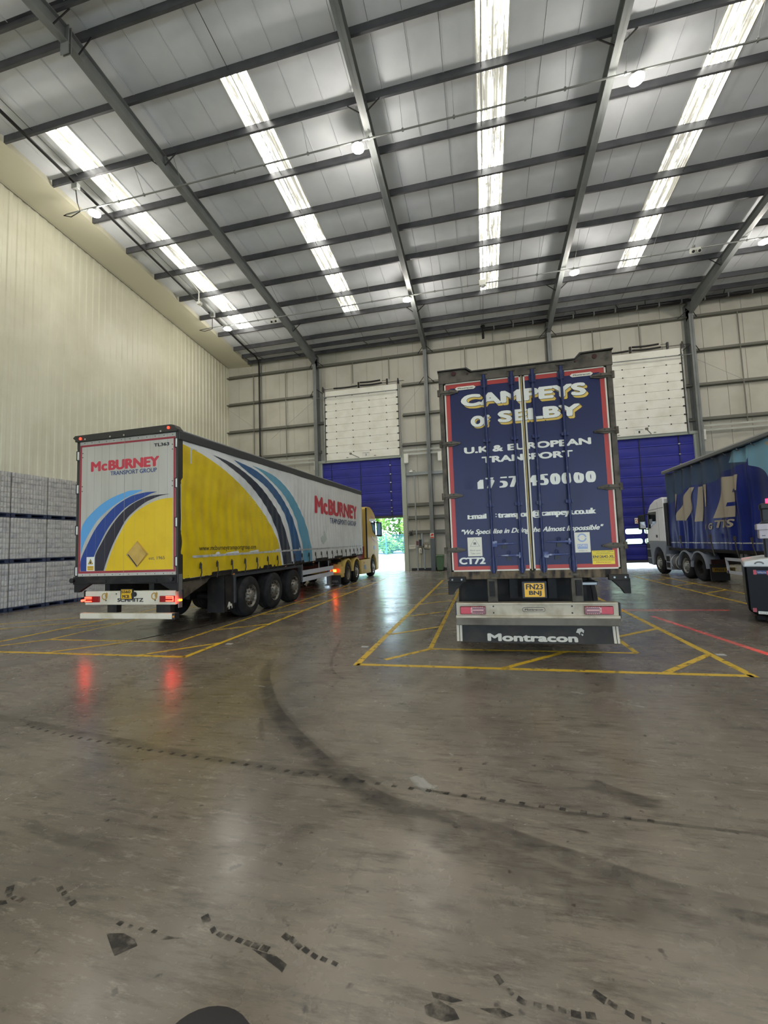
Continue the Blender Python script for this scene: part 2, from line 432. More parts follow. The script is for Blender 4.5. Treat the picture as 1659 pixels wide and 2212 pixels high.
for x in (-13.92, -6.63, .62, 7.94, 15.2):
    b = MB(); b.tube([(x, 8.82, zr(8.82, 14.40)), (x, 25.2, zr(25.2, 14.40))], .011, 5)
    b.tube([(x - .3, 25.2, zr(25.2, 14.45)), (x + .25, 26.05, 14.36)], .02, 5)
    b.build('sag_rod', PURLIN, ceiling)
for x in (-15.1, -11.6, -5.2, -1.7, 2.1, 5.6, 9.2, 13.0):
    MB().tube([(x, 25.2, zr(25.2, 14.42)), (x + .28, 26.05, 14.40)], .025, 5).build('eave_strut', PURLIN, ceiling)

# portal frames
FX = [(-10.28, 'left of the left loading door, behind the yellow trailer'), (-2.99, 'between the left loading door and the blue lorry'),
      (4.29, 'rising behind the blue lorry with white lettering'), (11.59, 'right of the right loading door'), (18.88, 'outside the right edge of the photo')]
for x, where in FX:
    fr = thing('portal_frame', 'grey steel portal frame ' + where, 'steel frame', (x, 26.1, 0))
    for back in (True, False):
        fy = (lambda a: a) if back else (lambda a: 2 * RIDGE - a)
        m = lambda u, v, d: (x + d, fy(u), v)
        bot = [(RIDGE, 13.85 + S * (YB - RIDGE)), (20.8, 13.85 + S * 5.7), (25.85, 13.63)]
        top = [(26.4, 14.3), (RIDGE, 14.3 + S * (YB - RIDGE))]
        b = MB().prism(bot + [(26.4, 13.4)] + top, m, -.006, .006)
        for (p, q, h) in ((bot[0], bot[1], .018), (bot[1], bot[2], .018), (top[1], top[0], -.018)):
            b.prism([p, q, (q[0], q[1] + h), (p[0], p[1] + h)], m, -.11, .11)
        for yy in (12.15, 22.55, 25.86):
            b.prism([(yy, zr(yy, 13.87)), (yy + .012, zr(yy, 13.87)), (yy + .012, zr(yy, 14.29)), (yy, zr(yy, 14.29))], m, -.1, .1)
        b.build('rafter', STEEL, fr)
        MB().prism([(25.85, 0), (26.45, 0), (26.45, 14.3), (25.85, 13.7)], m, -.006, .006).prism([(25.85, 0), (25.868, 0), (25.868, 13.65), (25.85, 13.63)], m, -.11, .11).prism([(26.432, 0), (26.45, 0), (26.45, 14.3), (26.432, 14.3)], m, -.11, .11).prism([(25.8, 0), (26.5, 0), (26.5, .025), (25.8, .025)], m, -.16, .16).build('column', STEEL, fr)
        if back:
            for yy in (12.15, 22.55):
                for sg in (-1, 1):
                    MB().tube([(x + sg * .09, yy - .02, zr(yy, 13.9)), (x + sg * .52, yy + .02, zr(yy, 14.3))], .022, 5).build('brace', BLACKM, fr)
            for zz in (13.6, 11.67):
                for sg in (-1, 1):
                    MB().tube([(x + sg * .1, 25.95, zz + .28), (x + sg * .48, 26.3, zz)], .02, 5).build('brace', BLACKM, fr)
    b = MB().box(x - .13, x + .13, RIDGE + .07, RIDGE + .09, 15.13, 15.9).box(x - .13, x + .13, RIDGE - .012, RIDGE + .012, 15.08, 15.9)
    b.build('splice_plate', STEEL, fr)
    if x == -10.28:
        for sg, z1 in ((1, 15.9),): MB().tube([(x + .1, 8.1, 15.42), (x + .5, 8.2, 15.85)], .02, 5).build('brace', BLACKM, fr); MB().tube([(x + .1, 8.82, 15.4), (x + .5, 8.84, 15.82)], .02, 5).build('brace', BLACKM, fr)
    if x == -2.99:
        MB().box(x - .135, x + .135, 25.8, 25.845, 0, 1.92).build('column_guard', mat('dark_grey_guard', '5a6064', .5), fr, label='dark grey guard around the column foot')

# left wall: cream trapezoidal sheet with a sloping head and a soffit
wl = struct(empty('wall_left'))
b = MB(); pts = []; y = YF
while y < YB:
    pts += [(0, y), (0, y + .15), (.035, y + .185), (.035, y + .298)]; y += .333
for (dx, yy) in pts:
    b.v.append((XL + dx, yy, 0)); b.v.append((XL + dx, yy, zr(yy, 14.43)))
b.f = [(2 * i, 2 * i + 2, 2 * i + 3, 2 * i + 1) for i in range(len(pts) - 1)]
b.build('panel', CORR, wl, recalc=False)
b = MB().add([(XL, RIDGE, zr(RIDGE, 14.43)), (XL, YB, 14.43), (-15.2, YB, 14.34), (-15.2, RIDGE, zr(RIDGE, 14.34))], [(0, 1, 2, 3)])
b.add([(XL, RIDGE, zr(RIDGE, 14.43)), (XL, YF, 14.43), (-15.2, YF, 14.34), (-15.2, RIDGE, zr(RIDGE, 14.34))], [(0, 1, 2, 3)])
b.add([(-15.2, YB, 14.34), (-15.2, RIDGE, zr(RIDGE, 14.34)), (-15.2, RIDGE, zr(RIDGE, 14.7)), (-15.2, YB, 14.7)], [(0, 1, 2, 3)])
b.build('soffit', SOFF, wl, recalc=False)
for k in range(12):                                        # lap joints of the soffit sheets
    xx = XL + .15 * k
    MB().add([(xx, RIDGE, zr(RIDGE, 14.425 - .0075 * k / 1.5)), (xx + .006, RIDGE, zr(RIDGE, 14.425 - .0075 * k / 1.5)), (xx + .006, YB, 14.425 - .0075 * k / 1.5), (xx, YB, 14.425 - .0075 * k / 1.5)], [(0, 1, 2, 3)]).build('soffit_joint', mat('soffit_shadow_gap', 'a8a490', .6), wl, recalc=False) if k else None
b = MB(); b.add([(XL + .04, RIDGE, zr(RIDGE, 14.40)), (XL + .04, YB, 14.40), (XL + .04, YB, 14.44), (XL + .04, RIDGE, zr(RIDGE, 14.44))], [(0, 1, 2, 3)])
b.build('head_trim', GIRT, wl, recalc=False)
MB().box(XL, XL + .05, YB - .06, YB, 0, 14.43).build('corner_trim', CORR, wl)

# back wall: liner panels, girts, ties, rails
wb = struct(empty('wall_back'))
D1, D2, DZ = (-10.02, -4.80), (6.12, 11.38), 7.06
edges = []
x = XL - .2
cuts = sorted([D1[0], D1[1], D2[0], D2[1]])
xs = [XL - .2]
for c in cuts + [XR]:
    n = max(1, round((c - xs[-1]) / 1.0)); a = xs[-1]
    xs += [a + (c - a) * (i + 1) / n for i in range(n)]
for x0, x1 in zip(xs, xs[1:]):
    mid = (x0 + x1) / 2; indoor = D1[0] < mid < D1[1] or D2[0] < mid < D2[1]
    z0 = DZ if indoor else 0
    for za, zc in ((z0, 14.62),):
        b = MB().box(x0 + .006, x1 - .006, YB, YB + .1, za, zc).box(x0 + .006, x0 + .03, YB - .01, YB, za, zc)
        b.build('panel', WALLW, wb)
b = MB()
for x0, x1, z0, z1 in ((XL - .2, D1[0], 0, 14.6), (D1[1], D2[0], 0, 14.6), (D2[1], XR, 0, 14.6), (D1[0], D1[1], DZ, 14.6), (D2[0], D2[1], DZ, 14.6)):
    b.box(x0, x1, YB + .11, YB + .15, z0, z1)
b.build('outer_skin', SEAL, wb)
for z, segs in ((13.6, [(XL, XR)]), (11.67, [(XL, -10.4), (-4.6, 6.0), (11.7, XR)]), (9.72, [(XL, -9.9), (-4.6, 6.2), (11.2, XR)]), (7.80, [(XL, -10.1), (-4.7, 6.1), (11.3, XR)]),
                (5.95, [(XL, -10.3), (-4.5, 5.8), (11.7, XR)]), (3.97, [(XL, -10.3), (-4.5, 5.8), (11.7, XR)]), (3.17, [(-4.5, 5.8)]), (2.26, [(XL, -10.3), (-4.5, 5.8), (11.7, XR)])):
    for x0, x1 in segs:
        h = .20 if z < 13 else .22
        if z == 5.95: MB().box(x0, x1, 26.26, 26.49, z - .06, z + .12).build('girt', GALV, wb); continue
        MB().box(x0, x1, 26.28, 26.49, z - .006, z + .006).box(x0, x1, 26.28, 26.288, z, z + .06).box(x0, x1, 26.48, 26.488, z - h * .2, z + h).build('girt', GIRT, wb)
for x0, x1 in ((XL, D1[0] - .5), (-4.6, 6.0), (11.9, XR)):
    for z in (7.22, 7.46):
        MB().box(x0, x1, 26.2, 26.24, z - .06, z + .05).build('rail', mat('pale_rail', 'b6b8b0', .45, .2), wb)
for i, x in enumerate([-14.94, -12.55, -7.79, -5.36, -.57, 1.86, 6.72, 9.16, 14.0, 16.4]):
    z0 = 12.2 if (D1[0] < x < D1[1] or D2[0] < x < D2[1]) else 7.5
    MB().box(x - .025, x + .025, 26.3, 26.33, z0, 13.6).build('wall_tie', GIRT, wb)
MB().box(D1[1] + .4, D2[0] - .4, 26.40, 26.49, 0, .14).build('plinth', BLACKM, wb)
MB().box(XL, D1[0] - .5, 26.40, 26.49, 0, .14).build('plinth', BLACKM, wb)
MB().box(D2[1] + .5, XR, 26.40, 26.49, 0, .14).build('plinth', BLACKM, wb)
for p, q in (((-17, 26.2, 11.5), (-15.0, 26.2, 10.0)), ((-13.6, 26.2, 9.0), (-10.5, 26.2, 11.3)), ((-4.6, 26.2, 10.1), (-3.3, 26.2, 11.5)), ((11.8, 26.2, 11.2), (14.0, 26.2, 9.75)), ((-2.8, 26.2, 11.6), (-1.6, 26.2, 10.2))):
    MB().tube([p, q], .008, 4).build('bracing_wire', GALV, wb)
# the other two walls, out of frame: open loading doors in the front one let daylight in
FRONT_DOORS = [(-14.0, -8.6), (-5.0, .4), (3.6, 9.0), (12.0, 17.4)]
b = MB(); a = XL - .2
for c, d in FRONT_DOORS: b.box(a, c, YF - .1, YF, 0, 5.2); a = d
b.box(a, XR, YF - .1, YF, 0, 5.2).box(XL - .2, XR, YF - .1, YF, 5.2, 14.62)
struct(b.build('wall_front', WALLW))
b = MB().box(XR, XR + .1, YF, YB, 0, 14.55)
b.prism([(YF, 14.5), (RIDGE, 16.12), (YB, 14.5)], lambda u, v, d: (XR + d, u, v), 0, .1)
struct(b.build('wall_right', WALLW))
b = MB().box(XL - .2, XL - .1, YF, YB, 0, 14.6).prism([(YF, 14.5), (RIDGE, 16.2), (YB, 14.5)], lambda u, v, d: (XL + d, u, v), -.2, -.1); b.build('outer_skin', WALLW, wl)

# ---------------------------------------------------------------- loading doors
def fast_door(num, x0, x1, zbot, rows, boxes):
    d = struct(empty('door_%d' % num, ((x0 + x1) / 2, 26.4, 0)))
    MB().box(x0 - .27, x0, 26.2, 26.42, 0, DZ + .16).build('jamb', FRAMEG, d, bevel=.01)
    MB().box(x1, x1 + .27, 26.2, 26.42, 0, DZ + .16).build('jamb', FRAMEG, d, bevel=.01)
    MB().box(x0 - .27, x1 + .27, 26.18, 26.42, DZ, DZ + .17).build('header', FRAMEG, d, bevel=.01)
    zs = rows
    for za, zc in zip(zs, zs[1:]):
        b = MB(); h = zc - za                                # each curtain field bellies a little
        n = 5
        b.add([(x, 26.36 - .035 * math.sin(PI * j / n), za + h * j / n) for x in (x0, x1) for j in range(n + 1)], [(j, n + 1 + j, n + 2 + j, j + 1) for j in range(n)])
        b.build('panel', BLUEC, d, smooth=60, recalc=False)
        MB().box(x0, x1, 26.315, 26.36, za - .018, za + .018).build('fold_bar', mat('blue_fold_bar', '3f46b4', .4), d)
    for f in (.115, .49, .865):
        x = x0 + (x1 - x0) * f
        MB().box(x - .018, x + .018, 26.29, 26.305, zs[0], DZ).build('strap', BLACK, d)
    b = MB()
    for z in zs[1:-1]:
        b.box(x0 + (x1 - x0) * .865 - .05, x0 + (x1 - x0) * .865 + .05, 26.27, 26.29, z - .025, z + .025)
    b.build('strap_clip', CHROME, d)
    MB().box(x0, x1, 26.3, 26.4, zbot - .12, zbot + .02).build('bottom_bar', mat('dark_grey_rubber_edge', '3c3e40', .6), d)
    return d
fast_door(1, D1[0], D1[1], 3.42, [3.42, 3.72, 3.95, 4.41, 4.96, 5.54, 6.07, 6.64, DZ], None)
d3 = fast_door(3, D2[0], D2[1], .30, [.30, .55, 1.10, 2.19, 2.74, 3.27, 3.83, 4.38, 4.93, 5.48, 6.03, 6.60, DZ], None)
GLASS = mat('clear_vinyl', 'ffffff', .05, 0, .5, clear=1.0)
def rrect(x0, x1, z0, z1, r=.1, n=5):
    P = []
    for cx, cz, a in ((x1 - r, z1 - r, 0), (x0 + r, z1 - r, 90), (x0 + r, z0 + r, 180), (x1 - r, z0 + r, 270)):
        P += arc(cx, cz, r, a, a + 90, n)
    return P
for k in range(5):
    for z0, z1 in ((1.22, 1.50), (1.76, 2.06)):
        x0 = 6.72 + .95 * k
        MB().prism(rrect(x0 - .03, x0 + .86, z0 - .02, z1 + .02), FXZ(26.31), 0, .006).build('window_rim', BLUEC, d3)
        MB().prism(rrect(x0, x0 + .83, z0, z1), FXZ(26.30), 0, .006).build('pane', mat('daylit_vinyl_window', 'dff3e4', .2, 0, .5, emit=('c8f0d4', 1.1)), d3, label='clear window with daylight behind')  # glow set on the pane stands in for daylight behind it
MB().box(8.18, 8.38, 26.28, 26.29, 2.33, 2.64).build('notice', WHITE, d3)
b = MB()
for u, v in ((8.21, 2.52), (8.30, 2.50), (8.22, 2.40), (8.31, 2.38)): b.rect(u, v, u + .05, v + .06, FXZ(26.279), 0)
b.build('notice_print', mat('red_print', 'b03434', .5), d3, recalc=False)

def sectional_door(num, x0, x1, z0, z1, digit, dx):
    d = struct(empty('door_%d' % num, ((x0 + x1) / 2, 26.3, z0)))
    n = 9; top = z1 - .42
    zs = [z0 + (top - z0) * i / n for i in range(n + 1)] + [z1]
    for i, (a, c) in enumerate(zip(zs, zs[1:])):
        b = MB().box(x0, x1, 26.12, 26.16, a + .006, c - .006)
        for k in range(1, 6):
            zz = a + (c - a) * k / 6; b.box(x0, x1, 26.114, 26.12, zz - .012, zz + .012)
        b.build('panel', OFFWHITE, d)
        if i:
            for k in range(4):
                xx = x0 + (x1 - x0) * (.15 + .232 * k)
                MB().box(xx - .03, xx + .03, 26.10, 26.115, a - .03, a + .03).build('hinge', BLACKM, d)
            for xx in (x0 + .02, x1 - .02): MB().box(xx - .07, xx + .07, 26.07, 26.12, a - .03, a + .03).build('roller_bracket', BLACKM, d)
    for xx in (x0 - .12, x1 + .06): MB().box(xx, xx + .06, 26.1, 26.22, z0 - .1, z1 + .25).build('track', GALV, d)
    MB().tube([(x0 - .2, 26.05, z1 + .12), (x1 + .45, 26.05, z1 + .12)], .016, 8).build('shaft', BLACKM, d)
    L = x1 - x0
    for a, c, dz in ((.13, .46, .05), (.5, .78, .24), (.5, .80, .05)):
        pts = [(x0 + L * (a + (c - a) * i / 12), 26.05, z1 + .08 + dz - .03 * math.sin(PI * i / 12)) for i in range(13)]
        MB().tube(pts, .055, 8).build('spring', BLACK, d, smooth=50)
    MB().box(x0 + L * .47, x0 + L * .49, 26.0, 26.12, z1, z1 + .35).build('spring_bracket', BLACKM, d)
    MB().box(x0 + L * .86, x0 + L * .88, 26.0, 26.12, z1, z1 + .35).build('spring_bracket', BLACKM, d)
    MB().box(x0 + L * .80, x0 + L * .87, 26.04, 26.06, z1 + .26, z1 + .28).build('spring_bracket', BLACKM, d)
    for xx in (x0 - .1, x1 + .1):
        MB().prism([(xx - .08, z1 - .05), (xx + .08, z1 - .05), (xx + .02, z1 + .3), (xx - .05, z1 + .3)], FXZ(26.0), -.02, 0).build('end_bracket', BLACKM, d)
    # label plate with the bay number, pull handle, grips
    u = x0 + dx
    MB().box(u - .25, u + .25, 26.10, 26.112, z0 + .10, z0 + .36).build('bay_sign', WHITE, d)
    label_text(d, digit, (u - .04, z0 + .12, u + .04, z0 + .25), FXZ(26.095), 0, BLACK, .02)
    label_text(d, 'Loading Bay', (u - .2, z0 + .28, u + .2, z0 + .34), FXZ(26.095), 0, BLACK)
    for f in (.28, .66): MB().box(x0 + L * f, x0 + L * f + .12, 26.08, 26.1, z0 + .08, z0 + .11).build('grip', GIRT, d)
    return d
sectional_door(2, -9.66, -4.84, 7.20, 11.78, '3', 2.65)
sectional_door(4, 6.25, 11.04, 7.20, 11.90, '1', 2.45)
for x0, x1, z0, z1, lab in ((-10.5, -4.85, 11.34, 11.29, 'left'), (6.0, 11.75, 11.42, 11.38, 'right')):
    tag(MB().tube([(x0, 25.9, z0), (x1, 25.9, z1)], .03, 6).build('crossbar', GALV), 'thin grey steel bar across the white sectional door of the %s bay' % lab, 'bar')
for x, z, lab in ((-7.75, 7.42, 'left bay number'), (9.0, 7.42, 'right bay number')):
    t = thing('camera_bracket', 'slim grey arm above the blue door by the ' + lab, 'bracket', (x, 26.1, z))
    MB().tube([(x + .28, 26.1, z - .18), (x - .1, 25.6, z - .02)], .022, 6).build('arm', GALV, t)
    MB().box(x - .17, x - .05, 25.5, 25.62, z - .06, z + .05).build('sensor', GIRT, t)


# ================================================================ BLUE TRAILER seen from behind (middle)
BY = 6.75
NAVY = mat('navy_blue_paint', '161b45', .42, 0, .35, dirt=('13183a', 1.6, .45, .8))
CREAMTRIM = mat('cream_edge_trim', 'cfc8b4', .5, 0, .4)
REDP = mat('brick_red_paint', 'a8382f', .45, 0, .4)
LETW = mat('white_vinyl_letters', 'd9d6c8', .5)
GOLD = mat('gold_vinyl', 'd9b24c', .5)
INK = mat('black_vinyl', '14141c', .5)
DKBLUE = mat('rod_blue_paint', '1f2850', .45, .1, .4, dirt=('474b5c', 9, .55, .75))
tb = thing('curtain_trailer', 'navy blue trailer seen from behind with CAMPEYS OF SELBY lettering on its doors', 'trailer', (.69, BY + 6.8, 0))
fb = FXZ(BY)
MB().box(-.55, 1.93, BY + .12, BY + 13.5, 1.22, 4.20).build('body', mat('dark_curtain_side', '1d2460', .5), tb)
b = MB()                                                     # translucent corrugated roof, its crests show above the header
n = 46
for i in range(n + 1):
    x = -.50 + 2.38 * i / n
    z = 4.30 + (.075 if (i % 4) in (1, 2) else 0.02)
    b.v += [(x, BY + .1, z), (x, BY + 13.4, z)]
b.f = [(2 * i, 2 * i + 2, 2 * i + 3, 2 * i + 1) for i in range(n)]
b.build('roof', mat('pale_roof_sheet', 'd8d6c8', .5), tb, recalc=False)
hd = [(-.575, 4.19), (-.575, 4.385), (-.16, 4.385), (-.08, 4.325), (1.43, 4.325), (1.52, 4.40), (1.96, 4.405), (1.96, 4.19)]
o = MB().prism(hd, fb, -.10, .04).build('header', DIRTYG, tb, bevel=.008)
MB().prism([(-.585, 4.385), (-.14, 4.385), (-.06, 4.325), (1.45, 4.325), (1.53, 4.40), (1.97, 4.415), (1.97, 4.43), (1.515, 4.42), (1.44, 4.342), (-.05, 4.342), (-.13, 4.402), (-.585, 4.40)], fb, -.14, .07).build('header_lip', mat('dark_brown_trim', '2c2721', .6), tb)
for u, v in ((-.33, 4.33), (-.12, 4.31), (1.45, 4.30), (1.72, 4.34)): MB().cyl(fb(u, v, .04), fb(u, v, .055), .035 if u in (-.33, 1.72) else .014, 10).build('marker_lamp' if u in (-.33, 1.72) else 'bolt', mat('dark_red_lens', '3a1512', .3), tb)
for x0, x1 in ((-.575, -.505), (1.875, 1.95)):
    MB().box(x0, x1, BY - .03, BY + .1, 1.12, 4.22).build('corner_post', DIRTYG, tb, bevel=.008)
MB().box(-.575, 1.95, BY - .02, BY + .12, 1.115, 1.235).build('sill', mat('rusty_sill', '6a5b45', .7, .1, .3, dirt=('241f1a', 7, .42, .62, (1.4, 1, .5))), tb, bevel=.006)
for x0, x1, s in ((-.545, -.29, 1), (1.69, 1.95, -1)):      # bottom corner brackets
    o0 = x0 if s > 0 else x1
    MB().prism([(x0, 1.16), (x1, 1.16), (x1, 1.08), (x0, 1.08)], fb, .02, .09).build('corner_bracket', CHASSIS, tb, bevel=.008)
    P = [(o0 - .02 * s, 1.1), (o0 + .24 * s, 1.1), (o0 + .10 * s, .96), (o0 + .06 * s, .89), (o0 - .02 * s, .89)]
    MB().prism(P, fb, -.02, .06).build('corner_bracket', CHASSIS, tb, bevel=.006)
    MB().cyl(fb(o0 + .05 * s, 1.12, .09), fb(o0 + .05 * s, 1.12, .1), .014, 8).cyl(fb(o0 + .19 * s, 1.12, .09), fb(o0 + .19 * s, 1.12, .1), .014, 8).build('bolt', GALV, tb)
# two doors
for i, (x0, x1) in enumerate(((-.49, .665), (.705, 1.865))):
    d = MB().box(x0, x1, BY - .005, BY + .05, 1.235, 4.195).build('door', NAVY, tb)
    e = .022
    MB().box(x0, x0 + e, BY - .014, BY - .004, 1.235, 4.195).box(x1 - e, x1, BY - .014, BY - .004, 1.235, 4.195).box(x0, x1, BY - .014, BY - .004, 1.235, 1.235 + e).box(x0, x1, BY - .014, BY - .004, 4.195 - e, 4.195).build('edge_trim', CREAMTRIM, d)
    b = MB()
    out = x0 + e if i == 0 else x1 - e - .062
    inn = x1 - e if i == 0 else x1 - e - .062
    b.box(out, out + .062, BY - .009, BY - .004, 1.257, 4.173)
    b.box(x0 + e, x1 - e, BY - .0088, BY - .004, 1.257, 1.312).box(x0 + e, x1 - e, BY - .0088, BY - .004, 4.11, 4.173)
    b.build('red_border', REDP, d)
    hx = (-.575, -.276, 1) if i == 0 else (1.95, 1.645, -1)
    for z in (4.045, 3.222, 2.40, 1.563):
        a, c, s = hx
        MB().prism([(a, z + .03), (a + .17 * s, z + .045), (c, z + .015), (c, z - .012), (a + .17 * s, z - .04), (a, z - .03)], fb, .014, .034).prism([(a, z + .012), (c - .03 * s, z + .008), (c - .03 * s, z - .008), (a, z - .012)], fb, .03, .05).build('hinge', DIRTYG, d, bevel=.004)
        MB().cyl((a, BY - .03, z - .05), (a, BY - .03, z + .05), .026, 10).build('hinge_knuckle', DIRTYG, d)
        MB().cyl(fb(a + .16 * s, z + .022, .034), fb(a + .16 * s, z + .022, .042), .012, 8).build('bolt', INK, d)
    for rx in ((.125, .535) if i == 0 else (.838, 1.245)):
        b = MB().cyl((rx, BY - .05, 1.20), (rx, BY - .05, 4.26), .019, 10)
        b.build('lock_rod', DKBLUE, d, smooth=40)
        for z in (3.225, 2.228): MB().box(rx - .05, rx + .05, BY - .06, BY - .004, z - .022, z + .022).cyl((rx, BY - .05, z - .03), (rx, BY - .05, z + .03), .03, 10).build('rod_guide', DKBLUE, d)
        for z0, z1, zc in ((1.22, 1.42, 1.17), (4.06, 4.24, 4.285)):
            MB().prism([(rx - .05, z0 + .03), (rx - .03, z0), (rx + .03, z0), (rx + .05, z0 + .03), (rx + .05, z1 - .03), (rx + .03, z1), (rx - .03, z1), (rx - .05, z1 - .03)], fb, .006, .03).cyl((rx, BY - .05, z0 - .01), (rx, BY - .05, z1 + .01), .028, 10).build('rod_bearing', DKBLUE, d)
            MB().box(rx - .05, rx + .05, BY - .06, BY + .0, zc - .018, zc + .012).cyl((rx - .045, BY - .05, zc), (rx - .045, BY - .02, zc), .022, 8).cyl((rx + .045, BY - .05, zc), (rx + .045, BY - .02, zc), .022, 8).build('rod_keeper', DIRTYG, d)
            b = MB()
            for zz in (z0 + .05, z1 - .05):
                for q in (-.04, .04): b.cyl((rx + q, BY - .036, zz), (rx + q, BY - .028, zz), .009, 6)
            b.build('bolt', INK, d)
    for (hx0, hxm, hx1, z) in (((.145, .298, .49, 1.64), (.545, .36, .19, 1.465)) if i == 0 else ((1.24, 1.073, .90, 1.645), (.862, 1.036, 1.205, 1.462))):
        s = 1 if hx1 > hx0 else -1
        MB().box(hx0 - .02, hx0 + .05 * s, BY - .07, BY - .012, z - .045, z + .045).prism([(hx0, z + .016), (hxm, z + .012), (hx1, z + .006), (hx1, z - .006), (hxm, z - .014), (hx0, z - .018)], fb, .05, .062).build('lock_handle', mat('worn_blue_handle', '262e58', .4, .3, .5, dirt=('8d8f98', 11, .5, .7)), d, bevel=.003)
        MB().tube([(hxm + .022 * math.cos(t * PI / 6), BY - .04, z + .035 + .028 * math.sin(t * PI / 6)) for t in range(13)], .008, 6).build('catch_ring', DKBLUE, d)
        MB().box(hxm - .035, hxm + .03, BY - .03, BY - .006, z - .075, z - .02).build('catch_plate', INK, d)
MB().box(.665, .705, BY - .02, BY + .01, 1.22, 4.2).build('door_seal', mat('black_rubber_seal', '191713', .7), tb)
MB().box(.672, .684, BY - .024, BY - .02, 1.235, 4.195).build('seal_edge', mat('yellowed_seal', 'b59a5c', .6), tb)
# lettering
def shadowed(t, box, dx, dz):
    u0, v0, u1, v1 = box
    b = MB()
    for k in range(5): put(b, t, (u0 + dx * k / 4, v0 + dz * k / 4, u1 + dx * k / 4, v1 + dz * k / 4), fb, .0065 + (4 - k) * .0011, .1)
    b.build('lettering', GOLD, tb, recalc=False)
    b = MB()
    for a in range(0, 8, 2): put(b, t, (u0 + .007 * math.cos((a + 1) * PI / 4), v0 + .007 * math.sin((a + 1) * PI / 4), u1 + .007 * math.cos((a + 1) * PI / 4), v1 + .007 * math.sin((a + 1) * PI / 4)), fb, .0125 + a * .0005, .1)
    b.build('lettering', INK, tb, recalc=False)
    b = MB()
    for a in range(0, 8, 2): put(b, t, (u0 + dx + .007 * math.cos(a * PI / 4), v0 + dz + .007 * math.sin(a * PI / 4), u1 + dx + .007 * math.cos(a * PI / 4), v1 + dz + .007 * math.sin(a * PI / 4)), fb, .0030 + a * .0004, .1)
    b.build('lettering', INK, tb, recalc=False)
    put(MB(), t, box, fb, .0172, .1).build('lettering', LETW, tb, recalc=False)
shadowed('CAMPEYS', (-.24, 3.79, 1.585, 3.985), .03, -.035)
shadowed('SELBY', (.305, 3.49, 1.49, 3.675), .03, -.035)
shadowed('Of', (-.105, 3.455, .185, 3.635), .018, -.022)
label_text(tb, 'U.K & EUROPEAN', (-.228, 3.05, 1.604, 3.153), fb, .0062, LETW, .09); label_text(tb, 'TRANSPORT', (.031, 2.885, 1.345, 2.987), fb, .0062, LETW, .09)
GHOST = mat('peeled_letter_ghost', '1b1f48', .6)
b = MB(); g = MB()
ph = [('0', -.255, -.09, None), ('1', -.05, .04, [(-.25, 1, .62)]), ('7', .075, .235, [(1.0, .35, .98)]), ('5', .25, .40, [(-1, .2, -.22)]), ('7', .415, .555, [(-.5, -1, -.05)]),
      ('4', .70, .825, [(-.3, 1, .72)]), ('5', .86, .985, [(-.2, 1, .92)]), ('0', 1.005, 1.15, [(.5, 1, 1.28)]), ('0', 1.165, 1.305, [(1, .1, .95)]), ('0', 1.33, 1.475, [(.3, 1, 1.05)]), ('0', 1.495, 1.635, [(-.5, 1, .85)])]
for ch, a, c, cl in ph:
    put(g, ch, (a, 2.49, c, 2.655), fb, .0058, .11)
    if cl: put(b, ch, (a, 2.49, c, 2.655), fb, .0066, 0, clip=cl, thick=.11)
g.build('lettering', GHOST, tb, recalc=False, label='dark ghost of a peeled telephone number'); b.build('lettering', LETW, tb, recalc=False, label='white telephone number, partly peeled')
b = put(MB(), 'Email', (-.225, 2.03, .06, 2.12), fb, .0062, 0, clip=[(-.12, 1, .72)], thick=.08); b.build('lettering', LETW, tb, recalc=False)
b = put(MB(), ':', (.192, 2.045, .212, 2.10), fb, .0062, .04); b.build('lettering', LETW, tb, recalc=False)
b = MB(); put(b, 'transport@campeys.co.uk', (.225, 2.005, 1.605, 2.125), fb, .0062, 0, clip=[(.0, 1, .93)], thick=.07)
b.build('lettering', LETW, tb, recalc=False)
b = MB(); put(b, '"We Specialise in Doing the Almost Impossible"', (-.327, 1.775, 1.69, 1.875), fb, .0062, .035, .35); b.build('lettering', LETW, tb, recalc=False)
b = MB(); put(b, 'CT72', (-.382, 1.342, .012, 1.448), fb, .0062, .07); b.build('lettering', LETW, tb, recalc=False)
PAPER = mat('cream_sticker', 'd6cfba', .5); GREYINK = mat('grey_sticker_ink', '6d6a64', .6)
o = MB().rect(-.243, 1.463, -.029, 1.751, fb, .0068).build('blind_spot_sign', PAPER, tb, recalc=False)
b = MB()
for w, (p0, p1, p2) in ((0, ((-.205, 1.615), (-.065, 1.615), (-.135, 1.735))),):
    for p, q in ((p0, p1), (p1, p2), (p2, p0)):
        b.tube([fb(p[0], p[1], .0075), fb(q[0], q[1], .0075)], .0028, 4)
b.rect(-.155, 1.64, -.115, 1.675, fb, .0078); b.build('sign_symbol', GREYINK, o, recalc=False)
label_text(o, 'Blind spot', (-.21, 1.535, -.055, 1.565), fb, .0078, GREYINK); label_text(o, 'Take care', (-.205, 1.495, -.06, 1.52), fb, .0078, GREYINK)
o = MB().rect(1.288, 1.477, 1.496, 1.768, fb, .0068).build('accreditation_sign', PAPER, tb, recalc=False)
BLUEINK = mat('pale_blue_sticker_ink', '8d9cbc', .5)
b = MB()
b.ruled(arc(1.39, 1.69, .062, 8, 172), arc(1.39, 1.69, .042, 8, 172), fb, .0076, 16, 1).ruled(arc(1.39, 1.69, .062, 188, 352), arc(1.39, 1.69, .042, 188, 352), fb, .0076, 16, 1)
b.rect(1.322, 1.527, 1.46, 1.60, fb, .0074); b.build('emblem', BLUEINK, o, recalc=False)
b = MB(); put(b, 'FORS', (1.332, 1.558, 1.45, 1.592), fb, .008, .02); b.build('lettering', PAPER, o, recalc=False)
